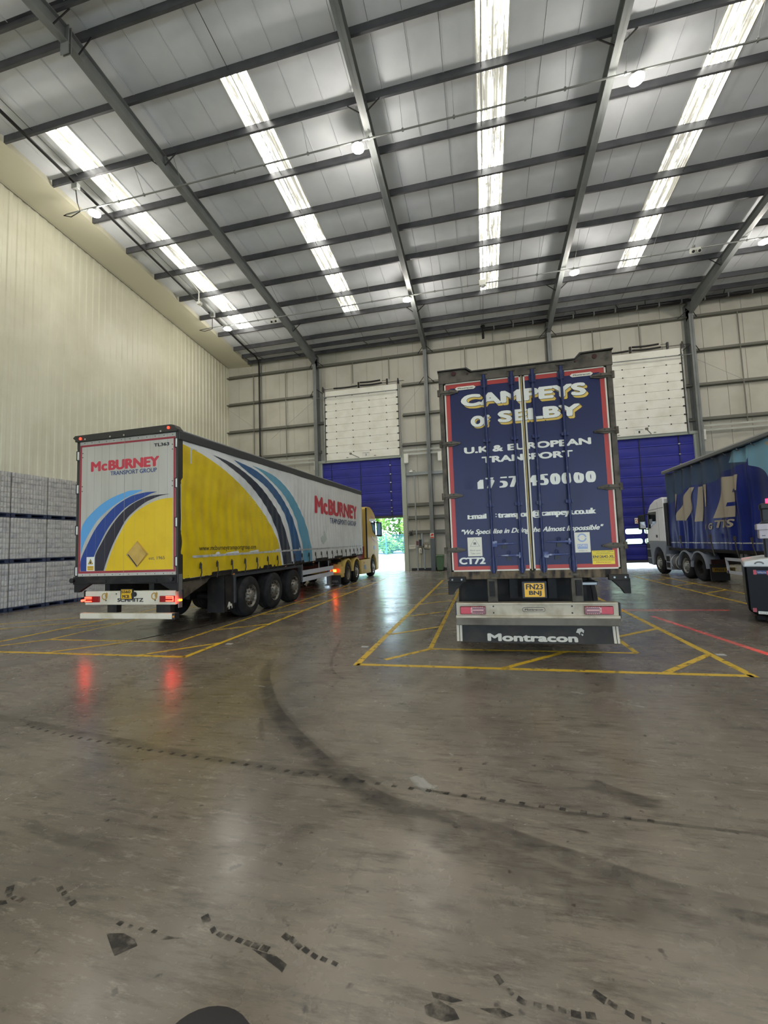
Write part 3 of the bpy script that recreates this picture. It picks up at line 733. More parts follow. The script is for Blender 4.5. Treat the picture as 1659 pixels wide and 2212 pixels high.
b = MB(); put(b, 'ID:0007176', (1.335, 1.495, 1.45, 1.508), fb, .008); b.build('lettering', GREYINK, o, recalc=False)
o = MB().rect(1.508, 1.302, 1.805, 1.498, fb, .0068 + .004).build('load_code_sign', mat('yellow_sticker', 'e0c42c', .5), tb, recalc=False)
for t_, bx in (('THIS VEHICLE BODY COMPLIES', (1.52, 1.474, 1.79, 1.488)), ('WITH THE STANDARD:', (1.56, 1.454, 1.75, 1.466)), ('EN12642-XL', (1.518, 1.392, 1.798, 1.43)), ('YEAR OF MANUFACTURE: 2023', (1.52, 1.362, 1.795, 1.374))):
    label_text(o, t_, bx, fb, .0118, INK, .04 if 'EN1' in t_ else 0)
b = MB()
for z in (1.446, 1.382, 1.352): b.rect(1.512, z, 1.80, z + .003, fb, .0116)
b.build('rule', INK, o, recalc=False)
b = MB(); put(b, 'Montracon', (1.56, 1.322, 1.75, 1.340), fb, .0118, .02); b.build('lettering', REDP, o, recalc=False)
for u, v in ((-.163, 4.098), (1.533, 4.103)):
    w = .16
    P = [(u - w + .03, v - .028)] + [(u - w, v), (u - w + .03, v + .026), (u + w - .03, v + .026), (u + w, v), (u + w - .03, v - .028)]
    o = MB().prism(P, fb, .009, .013).build('maker_plate', PAPER, tb)
    b = MB(); put(b, 'Montracon', (u - .115, v - .014, u + .12, v + .012), fb, .0135, .05); b.build('lettering', INK, o, recalc=False)
# chassis, bumper, plate, flap
MB().box(.02, .165, BY + .0, BY + .1, .75, 1.12).build('hanger_bracket', DIRTYG, tb, bevel=.01); MB().box(1.205, 1.36, BY + .0, BY + .1, .75, 1.12).build('hanger_bracket', DIRTYG, tb, bevel=.01)
for x in (.085, 1.30): MB().box(x - .04, x + .04, BY - .045, BY + .0, .86, 1.08).cyl((x, BY - .05, 1.03), (x, BY - .044, 1.03), .022, 8).cyl((x, BY - .05, .91), (x, BY - .044, .91), .022, 8).build('buffer', CHASSIS, tb, bevel=.01)
MB().box(-.40, 1.50, BY + .45, BY + .5, .55, 1.2).build('dark_crossmember', CHASSIS, tb)
MB().box(.35, .47, BY + .2, BY + 12.5, .80, 1.2).build('chassis_rail', CHASSIS, tb); MB().box(.91, 1.03, BY + .2, BY + 12.5, .80, 1.2).build('chassis_rail', CHASSIS, tb)
MB().box(1.36, 1.62, BY + .25, BY + .6, .98, 1.03).build('side_ledge', BLACKM, tb); MB().box(1.37, 1.60, BY + .23, BY + .25, .99, 1.02).build('serrated_step', GALV, tb)
DB = mat('dirty_white_bumper', 'b5aa94', .55, 0, .4, dirt=('8f846c', 4, .45, .7))
bp = MB().box(-.465, 1.797, BY - .05, BY + .08, .575, .768).box(-.465, 1.80, BY - .10, BY + .02, .548, .585).box(-.42, 1.76, BY - .07, BY, .74, .768).build('bumper', DB, tb, bevel=.006)
MB().box(-.475, -.455, BY - .06, BY + .08, .56, .775).box(1.80, 1.82, BY - .07, BY + .06, .55, .76).build('bumper_end', BLACK, bp)
MB().box(-.465, 1.80, BY - .115, BY + .0, .445, .548).build('underrun_bar', mat('grey_dirty_bar', '6e685c', .6, .2, .3, dirt=('554d42', 3, .4, .7)), tb, bevel=.012)
b = MB()
for x in (.09, 1.185):
    for z in (.62, .715): b.cyl((x, BY - .056, z), (x, BY - .05, z), .012, 8)
b.build('bolt', INK, bp)
for x0, x1, s in ((-.40, -.025, 1), (1.342, 1.722, -1)):
    l = MB().box(x0, x1, BY - .085, BY - .05, .60, .72).build('tail_light', mat('dark_red_lamp', '6a1116', .25, 0, .5, coat=.5), tb, bevel=.01)
    a, c = (x0 + .01, x0 + .16) if s > 0 else (x1 - .16, x1 - .01)
    MB().box(a, c, BY - .089, BY - .084, .612, .708).build('lens', mat('red_lens', 'b3182a', .2, 0, .5), l)
    a, c = (x0 + .17, x1 - .03) if s > 0 else (x0 + .03, x1 - .17)
    k = MB().box(a, c, BY - .09, BY - .084, .655, .672)
    for q in range(7): k.box(a + (c - a) * q / 7, a + (c - a) * (q + .6) / 7, BY - .09, BY - .084, .70, .71).box(a + (c - a) * q / 7, a + (c - a) * (q + .6) / 7, BY - .09, BY - .084, .612, .622)
    e = a if s > 0 else c
    k.box(e - .012, e + .012, BY - .09, BY - .084, .63, .70)
    k.build('reflector', mat('pale_pink_reflector', 'c99a94', .3), l)
o = MB().prism(rrect(.50, .82, .632, .70, .034), fb, .051, .055).build('maker_badge', INK, bp)
MB().prism(rrect(.506, .814, .638, .694, .028), fb, .055, .057).build('badge_face', DB, bp); b = MB(); put(b, 'Montracon', (.535, .653, .79, .682), fb, .058, .05); b.build('lettering', INK, bp, recalc=False)
o = MB().box(.515, .865, BY - .03, BY + .0, .825, 1.075).build('number_plate', BLACK, tb, bevel=.01)
MB().rect(.55, .846, .83, 1.048, fb, .031).build('plate_face', mat('yellow_plate', 'e2ab25', .4), o, recalc=False)
label_text(o, 'FN23', (.57, .955, .81, 1.035), fb, .0325, INK, .05); label_text(o, 'BNJ', (.61, .858, .785, .938), fb, .0325, INK, .05)
for x in (.645, .755): MB().box(x - .02, x + .02, BY + .0, BY + .45, 1.0, 1.03).build('plate_stay', BLACKM, tb)
fl = MB()
fl.rect(-.466, .20, 1.775, .455, lambda u, v, d: (u, BY - .03 - .045 * ((.455 - v) / .25) ** 1.5 - .012 * math.sin((u + .4) * 1.4) * (.455 - v) / .25, v - .012 * math.cos((u - .65) * 1.2) * (.455 - v) / .25), 0, 24, 5)
fm = lambda u, v, d: (u, BY - .036 - .045 * ((.455 - v) / .25) ** 1.5 - .012 * math.sin((u + .4) * 1.4) * (.455 - v) / .25 - d, v)
fo = fl.build('mud_flap', mat('black_rubber_flap', '2b2a28', .75, 0, .3, dirt=('3b3732', 5, .4, .7)), tb, recalc=False, smooth=60)
for a, c in ((-.466, -.43), (-.42, -.385), (1.70, 1.735), (1.745, 1.775)):
    MB().rect(a, .205, c, .45, fm, .002, 1, 6).build('flap_strip', mat('dirty_white_strip', 'b9b09c', .6), fo, recalc=False)
b = MB(); put(b, 'Montracon', (-.018, .214, 1.232, .322), fm, .004, .1, maxlen=.12); b.build('lettering', mat('grey_white_letters', 'b6b1a3', .6), fo, recalc=False)
b = MB(); b.poly([(1.215, .345), (1.24, .395), (1.29, .405), (1.325, .375), (1.315, .335), (1.29, .36), (1.27, .345), (1.262, .31), (1.25, .335)], fm, .004)
b.poly([(1.285, .33), (1.31, .32), (1.30, .30), (1.28, .315)], fm, .004); b.build('emblem', MATS['grey_white_letters'], fo, recalc=False)
for y in (BY + 1.9, BY + 3.2, BY + 4.5):
    wheel(tb, -.50, y, .5, .38, -1); wheel(tb, 1.88, y, .5, .38, 1)
    MB().cyl((-.45, y, .5), (1.83, y, .5), .075, 10).build('axle', CHASSIS, tb)
for x in (-.3, 1.6): MB().box(x, x + .12, BY + 10, BY + 10.15, .08, 1.2).box(x - .1, x + .2, BY + 9.9, BY + 10.25, 0, .08).build('landing_leg', CHASSIS, tb)

# ================================================================ YELLOW AND WHITE TRAILER (left)
AX, AXL, AY, AE = -5.85, -8.32, 7.36, 20.62
AW = mat('pale_grey_door_panel', 'bdb9ac', .4, 0, .4, dirt=('b2ae9f', 1.2, .4, .7, (3, 3, .4)))
LIVY = mat('livery_yellow', 'dfbb1e', .4, 0, .4, dirt=('d0ab16', 1.5, .45, .75)); LB = mat('livery_light_blue', '5b9fd2', .4); MBL = mat('livery_mid_blue', '1f3f86', .4); DKL = mat('livery_black', '262230', .4)
MRED = mat('livery_red', 'c23b48', .45); MNAVY = mat('livery_navy', '2e4876', .45); REDT = mat('red_reflective_tape', '98303a', .4)
DARKT = mat('dark_grey_trim', '35342f', .55, .1, .4)
ta = thing('curtain_trailer', 'yellow and white curtain-sided trailer with McBURNEY lettering and blue swooshes', 'trailer', ((AX + AXL) / 2, 14, 0))
zb = lambda y: 1.15 + .008 * (y - AY); zt = lambda y: 4.14 + .0175 * (y - AY)
fa = FXZ(AY)
b = MB(); ya, yb = AY + .1, AE - .02
b.add([(AXL + .04, ya, zb(ya) + .05), (AX - .06, ya, zb(ya) + .05), (AX - .06, yb, zb(yb) + .05), (AXL + .04, yb, zb(yb) + .05), (AXL + .04, ya, zt(ya) - .06), (AX - .06, ya, zt(ya) - .06), (AX - .06, yb, zt(yb) - .06), (AXL + .04, yb, zt(yb) - .06)],
      [(0, 3, 2, 1), (4, 5, 6, 7), (0, 1, 5, 4), (1, 2, 6, 5), (2, 3, 7, 6), (3, 0, 4, 7)])
b.build('body', mat('white_curtain_inner', 'd4d6d0', .5), ta)
def rail(x0, x1, z0, z1, zf, name, m, y0=AY, y1=AE):
    b = MB(); a = zf(y0); c = zf(y1)
    b.add([(x0, y0, a + z0), (x1, y0, a + z0), (x1, y1, c + z0), (x0, y1, c + z0), (x0, y0, a + z1), (x1, y0, a + z1), (x1, y1, c + z1), (x0, y1, c + z1)],
          [(0, 3, 2, 1), (4, 5, 6, 7), (0, 1, 5, 4), (1, 2, 6, 5), (2, 3, 7, 6), (3, 0, 4, 7)])
    return b.build(name, m, ta, bevel=.012)
rail(AX - .07, AX + .025, -.21, -.03, zt, 'roof_rail', mat('dark_grey_roof_rail', '3b3c3e', .4, .2)); rail(AX - .08, AX + .015, -.03, .0, zt, 'roof_edge', mat('light_roof_edge', 'a5a7a8', .35, .4))
rail(AXL - .02, AXL + .07, -.21, -.0, zt, 'roof_rail', MATS['dark_grey_roof_rail']); rail(AXL, AX, -.05, -.01, zt, 'roof', mat('white_roof_sheet', 'd9d8d0', .5))
rail(AX - .10, AX - .005, -.06, .06, zb, 'side_rail', CHASSIS, AY + .05); rail(AXL + .02, AXL + .1, -.06, .06, zb, 'side_rail', CHASSIS, AY + .05)
# rear frame and doors
hdp = [(AXL - .06, 4.155), (AXL + .0, 4.205), (-6.0, 4.235), (-5.90, 4.215), (AX + .02, 4.13), (AX + .02, 4.085), (AXL, 4.07), (AXL - .0, 4.11)]
h = MB().prism(hdp, fa, -.12, .07).build('rear_header', DARKT, ta, bevel=.01)
for u, v in ((-8.17, 4.13), (-6.02, 4.165)): MB().cyl(fa(u, v, .06), fa(u, v, .085), .028, 12).build('marker_lamp', mat('red_marker_glow', '701010', .3, emit=('ff3020', 3.0)), ta)
b = MB()
for u in (-8.05, -7.42, -7.08, -6.2): b.cyl(fa(u, 4.11, .06), fa(u, 4.11, .078), .02, 8)
b.build('bolt', CHROME, ta)
MB().box(AXL, AXL + .07, AY - .01, AY + .12, .95, 4.1).build('corner_post', DARKT, ta, bevel=.006); MB().box(AX - .045, AX + .01, AY - .02, AY + .12, .92, 4.12).build('corner_post', DARKT, ta, bevel=.006)
MB().box(AX - .005, AX + .012, AY + .0, AY + .1, .6, 1.25).build('side_marker_plate', GALV, ta)
DOORA = []
for x0, x1 in ((AXL + .07, -7.125), (-7.115, AX - .045)):
    d = MB().box(x0, x1, AY - .006, AY + .04, 1.243, 4.078).build('door', AW, ta)
    DOORA.append(d)
    b = MB(); L = x0 < -7.5
    e0, e1 = (x0 + .005, x0 + .05) if L else (x1 - .06, x1 - .015)
    b.box(e0, e1, AY - .0085, AY - .005, 1.303, 4.0).box(x0 + .005 if L else x0, x1 if L else x1 - .015, AY - .0084, AY - .005, 1.303, 1.346).box(x0 + .005 if L else x0, x1 if L else x1 - .015, AY - .0084, AY - .005, 3.96, 4.0)
    b.build('red_border', REDT, d)
    b = MB(); k = 6
    for i in range(1, k):
        x = x0 + (x1 - x0) * i / k; b.box(x - .0015, x + .0015, AY - .0075, AY - .005, 1.25, 4.07)
    b.build('panel_joint', mat('panel_joint_grey', '98948a', .5), d)
    b = MB()
    for i in range(6):
        x = x0 + .12 + (x1 - x0 - .2) * i / 5
        for z in (1.27, 4.04): b.cyl(fa(x, z, .006), fa(x, z, .011), .009, 6)
    hx = x0 + .075 if L else x1 - .085
    for z in ((3.83, 3.74, 3.12, 3.02) if L else (3.84, 3.74, 3.1, 3.0)): b.cyl(fa(hx, z, .006), fa(hx, z, .012), .011, 6)
    b.build('rivet', BLACKM, d)
    for z in ((3.78, 3.07, 2.2, 1.35) if L else (3.86, 3.05, 2.27, 1.5)):
        hx = x0 - .035 if L else x1 + .012
        MB().box(hx - .03, hx + .02, AY - .03, AY + .0, z - .085, z + .085).build('hinge', WHITE, d); MB().cyl((hx - .02, AY - .025, z - .1), (hx - .02, AY - .025, z + .1), .014, 8).build('hinge_pin', BLACKM, d)
q = 7.36
C = dict(
 lbo=[(-8.188, 1.69), (-8.189, 2.0), (-8.188, 2.191), (-8.123, 2.356), (-7.956, 2.524), (-7.706, 2.707), (-7.44, 2.838), (-7.128, 2.931), (-6.966, 2.964), (-6.676, 2.962)],
 lbi=[(-8.186, 1.688), (-8.114, 1.909), (-7.982, 2.127), (-7.784, 2.383), (-7.536, 2.58), (-7.274, 2.732), (-7.046, 2.836), (-6.884, 2.888), (-6.676, 2.958)],
 mbo=[(-8.186, 1.35), (-8.186, 1.577), (-8.045, 1.865), (-7.815, 2.231), (-7.535, 2.51), (-7.273, 2.704), (-6.965, 2.845), (-6.723, 2.892), (-6.564, 2.91), (-6.343, 2.907)],
 mbi=[(-7.99, 1.35), (-7.839, 1.678), (-7.709, 1.909), (-7.53, 2.192), (-7.303, 2.443), (-7.076, 2.625), (-6.85, 2.736), (-6.627, 2.818), (-6.484, 2.871), (-6.343, 2.903)],
 dko=[(-7.83, 1.35), (-7.825, 1.651), (-7.659, 1.935), (-7.465, 2.217), (-7.237, 2.468), (-6.995, 2.648), (-6.754, 2.758), (-6.532, 2.82), (-6.327, 2.841), (-6.046, 2.841)],
 dki=[(-7.609, 1.351), (-7.521, 1.588), (-7.394, 1.871), (-7.233, 2.138), (-7.057, 2.391), (-6.849, 2.558), (-6.626, 2.696), (-6.436, 2.767), (-6.248, 2.817), (-6.046, 2.838)],
 yo=[(-7.567, 1.348), (-7.472, 1.614), (-7.345, 1.883), (-7.184, 2.15), (-7.04, 2.349), (-6.848, 2.517), (-6.626, 2.628), (-6.405, 2.711), (-6.201, 2.753), (-5.972, 2.761)])
MB().ruled(C['lbo'], C['lbi'], fa, .0078, 40, 1).build('light_blue_swoosh', LB, ta, recalc=False)
MB().ruled(C['mbo'], C['mbi'], fa, .0078, 40, 1).build('mid_blue_swoosh', MBL, ta, recalc=False)
MB().ruled(C['dko'], C['dki'], fa, .0078, 40, 1).build('black_swoosh', DKL, ta, recalc=False)
MB().poly(resample(C['yo'], 40) + [(-5.972, 1.348)], fa, .0078).build('yellow_quadrant', LIVY, ta, recalc=False)
b = MB()
for x in (-8.035, -7.82, -7.585, -7.35, -6.865, -6.625, -6.385, -6.138): b.rect(x - .0012, 1.35, x + .0012, 2.95, fa, .0083)
b.rect(-7.124, 1.25, -7.116, 4.07, fa, .0086)
b.build('panel_joint', MATS['panel_joint_grey'], ta, recalc=False)
def mcburney(par, f, u0, v0, u1, v1, d, ml=0):
    """two sizes: the small c stands on the same base line"""
    w = u1 - u0; h = v1 - v0
    b = MB(); put(b, 'M', (u0, v0, u0 + .15 * w, v1), f, d, .075, maxlen=ml); put(b, 'c', (u0 + .158 * w, v0, u0 + .248 * w, v0 + .72 * h), f, d, .1, maxlen=ml)
    b.build('lettering', MRED, par, recalc=False); b = MB()
    put(b, 'BURNEY', (u0 + .262 * w, v0, u1, v1), f, d, .085, maxlen=ml)
    return b.build('lettering', MRED, par, recalc=False)
mcburney(ta, fa, -7.963, 3.418, -6.285, 3.632, .0082)
label_text(ta, 'TRANSPORT GROUP', (-7.470, 3.308, -6.345, 3.395), fa, .0082, MNAVY, .03)
label_text(ta, 'TL363', (-6.415, 3.824, -6.056, 3.892), fa, .0082, INK, .07)
label_text(ta, 'est. 1965', (-6.523, 1.548, -6.155, 1.612), fa, .0085, mat('dark_grey_letters', '4a4636', .5), .012)
dm = MB().prism([(-6.79, 1.935), (-6.532, 1.664), (-6.80, 1.40), (-7.063, 1.664)], fa, .008, .016).build('hazard_placard_board', mat('tan_board', 'bd983f', .5), ta)
MB().prism([(-6.79, 1.92), (-6.56, 1.668), (-6.775, 1.43), (-7.0, 1.672)], fa, .016, .03).build('board_flap', mat('tan_board_flap', 'c7a352', .5, dirt=('b08d3c', 5, .4, .7)), dm)
MB().prism([(-7.0, 1.655), (-6.985, 1.67), (-6.78, 1.44), (-6.795, 1.425)], fa, .016, .032).build('board_slot', INK, dm)
b = MB()
for u, v in ((-6.79, 1.89), (-6.57, 1.67), (-6.80, 1.425), (-7.02, 1.664)): b.cyl(fa(u, v, .02), fa(u, v, .034), .01, 6)
b.build('rivet', CHROME, dm)
o = MB().rect(-8.037, 1.353, -7.834, 1.64, fa, .0086).build('warning_sign', WHITE, ta, recalc=False)
MB().rect(-8.015, 1.365, -7.856, 1.455, fa, .0092).build('sign_panel', mat('amber_panel', 'd8b140', .5), o, recalc=False)
b = MB(); b.poly([(-8.0, 1.49), (-7.873, 1.49), (-7.937, 1.605)], fa, .0092); b.build('sign_symbol', INK, o, recalc=False)
b = MB(); b.poly([(-7.985, 1.498), (-7.888, 1.498), (-7.937, 1.588)], fa, .0095); b.build('sign_symbol', mat('warning_yellow', 'dcb93a', .5), o, recalc=False)
b = MB(); b.poly(arc(-7.937, 1.525, .022, 0, 330), fa, .0098).poly([(-7.945, 1.53), (-7.93, 1.53), (-7.932, 1.57), (-7.942, 1.57)], fa, .0098); put(b, 'WARNING', (-8.0, 1.42, -7.872, 1.44), fa, .0098); put(b, 'Take care', (-7.99, 1.38, -7.88, 1.40), fa, .0098)
b.build('lettering', INK, o, recalc=False)
# sill, bumper, lamps
MB().box(AXL - .02, AX - .02, AY - .04, AY + .12, 1.08, 1.235).box(-7.95, -7.5, AY - .06, AY, 1.10, 1.17).box(-7.3, -6.9, AY - .055, AY, 1.12, 1.16).box(-6.75, -6.3, AY - .06, AY, 1.10, 1.17).build('sill', CHASSIS, ta, bevel=.01)
MB().cyl(fa(-8.33, 1.165, -.05), fa(-8.33, 1.165, .09), .05, 14).cyl(fa(-5.95, 1.165, -.02), fa(-5.95, 1.165, .09), .04, 14).build('rubber_buffer', BLACK, ta)
for s, x in ((1, AXL), (-1, AX)):
    MB().prism([(x + .0 * s, 1.09), (x + .42 * s, 1.09), (x + .18 * s, .96), (x + .12 * s, .92), (x, .92)], fa, -.05, .03).build('corner_bracket', CHASSIS, ta, bevel=.006)
bp = MB().box(-7.995, AX - .02, AY - .06, AY + .05, .67, .94).build('bumper', mat('white_bumper', 'd2cbb6', .5, 0, .4, dirt=('bdb49b', 3, .5, .75)), ta, bevel=.006)
bar = MB().box(-8.06, AX - .045, AY - .12, AY + .0, .40, .51).build('underrun_bar', MATS['white_bumper'], ta, bevel=.01)
MB().box(AX - .045, AX + .02, AY - .12, AY, .40, .51).build('bar_end', BLACK, ta); MB().cyl(fa(AX - .01, .45, .12), fa(AX - .01, .45, .125), .022, 10).build('amber_reflector', mat('amber_reflector_lens', 'c98a3a', .3), ta)
for x0, x1 in ((-7.51, -7.285), (-6.35, -6.03)): MB().box(x0, x1, AY + .0, AY + .12, .5, .7).build('underrun_leg', CHASSIS, ta)
LEDR = mat('lit_red_lamp', 'ff2a20', .3, emit=('ff2418', 13.0)); LENSR = mat('dark_red_lens_a', '5c1014', .25, 0, .5, emit=('c01010', .12))
for x0, x1, s in ((-7.99, -7.63, 1), (-6.204, -5.872, -1)):
    l = MB().box(x0, x1, AY - .09, AY - .06, .722, .842).build('tail_light', LENSR, ta, bevel=.008)
    a, c = (x0 + .015, x0 + .185) if s > 0 else (x1 - .185, x1 - .015)
    g = MB()
    g.box(a, c, AY - .095, AY - .089, .815, .832).box(a, c, AY - .095, AY - .089, .735, .752).box(a, c, AY - .095, AY - .089, .788, .80)
    if s > 0: g.box(a, a + .016, AY - .095, AY - .089, .735, .80)
    else: g.box(c - .016, c, AY - .095, AY - .089, .735, .832)
    g.build('led_strip', LEDR, l)
for x, m in ((-8.10, LEDR), (AX + .07, LEDR)): MB().box(x - .012, x + .012, AY + .01, AY + .05, .76, .95).build('lamp_stalk', BLACK, ta); MB().cyl((x, AY + .0, .752), (x, AY - .05, .752), .022, 10).build('outline_lamp', m if x < -7 else mat('dim_amber_lamp', 'c97a20', .3, emit=('ff9020', 2.0)), ta)
MB().cyl((AX + .03, AY - .0, .752), (AX + .03, AY - .04, .752), .026, 10).build('outline_lamp', LEDR, ta)
o = MB().box(-7.115, -6.82, AY - .09, AY - .06, .775, .985).build('number_plate', BLACK, ta, bevel=.006)
MB().prism([(-7.09, .79), (-6.84, .79), (-6.855, .86), (-6.835, .90), (-6.84, .972), (-7.09, .972)], fa, .09, .092).build('plate_face', mat('yellow_plate_a', 'd9ac1f', .4), o)
label_text(o, 'SS60', (-7.085, .90, -6.87, .958), fa, .0935, INK, .05); label_text(o, 'MCB', (-7.06, .805, -6.90, .868), fa, .0935, INK, .05)
MB().cyl(fa(-6.80, .875, .06), fa(-6.80, .875, .10), .05, 12).build('plate_lamp', BLACK, o)
label_text(bp, 'SCHMITZ', (-7.208, .726, -6.594, .80), fa, .062, INK, .07)
for u in (-7.515, -6.34):                                      # ring emblems on the bumper
    b = MB(); b.ruled(arc(u - .005, .835, .072, 0, 360, 20), arc(u - .005, .835, .048, 0, 360, 20), fa, .062, 24, 1).poly([(u + .0, .86), (u + .05, .925), (u + .075, .89), (u + .06, .83), (u + .02, .80)], fa, .063)
    b.build('emblem', mat('gold_brown_emblem', 'a8843c', .5), bp, recalc=False)
b = MB()
for u, v in ((-7.235, .885), (-7.485, .755), (-6.325, .755)): b.cyl(fa(u, v, .06), fa(u, v, .064), .014, 8)
b.build('bolt', INK, bp)
# side curtain: slightly rippled sheet, graphics follow it
def rip(y, z):
    t = (z - 1.2) / 2.8
    return .009 * math.sin(y * 22 + 1.3 * math.sin(z * 3)) * (.3 + .7 * max(0, 1 - abs(t - .45) * 2)) + .008 * math.sin(y * 3.1 + z * 1.7) + .004 * math.sin(z * 9 + y * .8) - .01 * (1 - t if t < .15 else 0)
fs = lambda u, v, d: (AX + .004 + rip(u, v) + d, u, v)
CW = mat('white_curtain', 'e0e3e2', .32, 0, .5, dirt=('cfd2d0', 1.4, .45, .75)); CY = mat('yellow_curtain', 'e0c31c', .32, 0, .5, dirt=('cdae14', 2.2, .42, .72))
b = MB(); nu, nv = 330, 36
for i in range(nu + 1):
    y = AY + .05 + (AE - AY - .08) * i / nu
    for j in range(nv + 1): z = zb(y) - .01 + (zt(y) - .18 - zb(y)) * j / nv; b.v.append(fs(y, z, 0))
b.f = [(i * (nv + 1) + j, (i + 1) * (nv + 1) + j, (i + 1) * (nv + 1) + j + 1, i * (nv + 1) + j + 1) for i in range(nu) for j in range(nv)]
cur = b.build('side_curtain', CW, ta, smooth=60, recalc=False)
arcY = [(7.42, 3.87), (8.09, 3.77), (9.04, 3.51), (9.95, 3.14), (10.73, 2.65), (11.31, 2.17), (11.65, 1.69), (11.78, 1.17)]
MB().ruled([(7.42, 3.86), (7.42, 1.15)], arcY, fs, .003, 60, 110).build('yellow_field', CY, cur, recalc=False, smooth=60)
for nm, A, B_, m in (('black_swoosh', [(8.5, 3.83), (9.32, 3.76), (10.21, 3.51), (11.04, 3.11), (11.81, 2.53), (12.36, 1.68), (12.5, 1.19)], [(8.5, 3.825), (9.15, 3.67), (9.96, 3.40), (10.74, 2.94), (11.39, 2.32), (11.74, 1.69), (11.90, 1.19)], mat('curtain_black', '2c3340', .35)),
                     ('mid_blue_swoosh', [(9.35, 3.88), (10.49, 3.75), (11.59, 3.35), (12.52, 2.68), (13.17, 1.69), (13.27, 1.2)], [(9.35, 3.875), (9.96, 3.67), (11.04, 3.33), (12.07, 2.66), (12.54, 1.7), (12.65, 1.2)], mat('curtain_blue', '2f5a86', .35)),
                     ('light_blue_swoosh', [(10.19, 3.88), (11.52, 3.76), (12.55, 3.34), (13.51, 2.56), (14.04, 1.69), (14.12, 1.2)], [(10.19, 3.875), (10.91, 3.71), (12.01, 3.28), (12.8, 2.62), (13.31, 1.68), (13.4, 1.2)], mat('curtain_light_blue', '5d9db8', .35))):
    MB().ruled(A, B_, fs, .003, 60, 14).build(nm, m, cur, recalc=False, smooth=60)
mcburney(cur, fs, 14.45, 2.89, 19.72, 3.53, .008, .12)
label_text(cur, 'TRANSPORT GROUP', (15.97, 2.58, 19.5, 2.80), fs, .011, MNAVY, .012, maxlen=.12)
label_text(cur, 'www.mcburneytransportgroup.com', (7.98, 1.66, 10.32, 1.80), fs, .010, mat('brown_grey_letters', '4a4526', .5), .01, maxlen=.1)
TAPE = mat('white_reflective_tape', 'c8cac8', .35, .1, .5, dirt=('a2a4a0', 9, .45, .7))
for k in range(22):
    y0 = 7.76 + k * .585; MB().rect(y0, 1.545 + .006 * (y0 - 7.4), y0 + .57, 1.595 + .006 * (y0 - 7.4), fs, .009, 24, 1).build('reflective_tape', TAPE, cur, recalc=False)
MB().rect(7.72, 3.80, 7.93, 3.83, fs, .006).rect(7.72, 3.50, 7.76, 3.80, fs, .006).build('corner_tape', TAPE, cur, recalc=False)
MB().poly([(15.0, 1.98), (15.35, 2.3), (15.55, 1.95), (15.2, 1.75)], fs, .006).build('placard_patch', mat('pale_placard', 'b9c7bf', .4), cur, recalc=False)
for k in range(22):
    y = 8.0 + .578 * k
    z = zb(y)
    s = MB().tube([(AX + .03, y, z + .30), (AX + .045, y, z + .2), (AX + .05, y + .01, z + .08), (AX + .02, y, z - .07)], .013, 6)
    s.box(AX + .02, AX + .05, y - .022, y + .022, z + .16, z + .27)
    s.build('strap_buckle', mat('dark_strap', '3a3730', .5, .3), ta)
# running gear
for y in (10.09, 11.40, 12.71):
    wheel(ta, AX - .02, y, .5, .38, 1); wheel(ta, AXL + .02, y, .5, .38, -1)
    MB().cyl((AXL + .1, y, .5), (AX - .1, y, .5), .075, 10).build('axle', CHASSIS, ta)
    for x in (-6.75, -7.45): MB().box(x - .05, x + .05, y - .35, y + .1, .45, 1.1).build('suspension_arm', CHASSIS, ta)
MB().box(AX - .16, AX - .03, 9.30, 13.30, 1.03, 1.12).box(AX - .45, AX - .02, 9.33, 9.42, .42, 1.12).box(AX - .16, AX - .02, 13.24, 13.32, .55, 1.12).build('mudguard', mat('dark_grey_mudguard', '3b3d40', .5), ta, bevel=.012)
mf = MB().box(AX - .48, AX - .04, 8.95, 8.98, .25, 1.10).box(AX - .06, AX - .04, 8.96, 9.36, .30, 1.1).build('mud_flap', CHASSIS, ta)
b = MB(); P = [(.0, .04), (.03, .1), (.06, .16), (.11, .15), (.13, .11), (.18, .11), (.2, .02), (.17, .0), (.16, .06), (.1, .07), (.09, .0), (.06, .0), (.05, .07)]
b.poly([(9.05 + u * 1.1, .30 + v * 1.1) for u, v in P], FYZ(AX - .036), 0); b.build('emblem', LETW, mf, recalc=False)
for x in (-6.55, -7.62): MB().box(x - .06, x + .06, AY + .1, AE - .5, .75, 1.12).build('chassis_rail', CHASSIS, ta)
for y in (8.2, 9.0, 14.5, 16, 17.5): MB().box(AXL + .1, AX - .12, y, y + .08, 1.0, 1.12).build('crossmember', CHASSIS, ta)
MB().prism([(AY + .1, 1.12), (AY + 1.1, 1.12), (AY + .9, 1.0), (AY + .1, .72)], FYZ(AX - .03), -.02, 0).build('rear_gusset', DIRTYG, ta)
sg = empty('side_guard', ROOT[ta.name]); sg.location = (0, 0, 0); sg.parent = ta
for z in (.54, .76): MB().box(AX - .06, AX - .02, 13.38, 16.32, z, z + .15).build('slat', mat('white_side_guard', 'c9cdd6', .4, .1), sg)
for y in (13.4, 14.9, 15.9): MB().box(AX - .09, AX - .06, y, y + .05, .52, 1.12).build('guard_post', GALV, sg)
for x in (-6.4, -7.8): MB().box(x, x + .14, 17.0, 17.14, .1, 1.1).box(x - .08, x + .22, 16.9, 17.24, .06, .11).build('landing_leg', GALV, ta)
for y in (10.0 - .75, 12.05, 14.2, 17.0): MB().box(AX - .02, AX + .01, y, y + .06, zb(y) - .075, zb(y) - .04).build('side_lamp', mat('orange_lens', 'd08a4a', .3), ta)

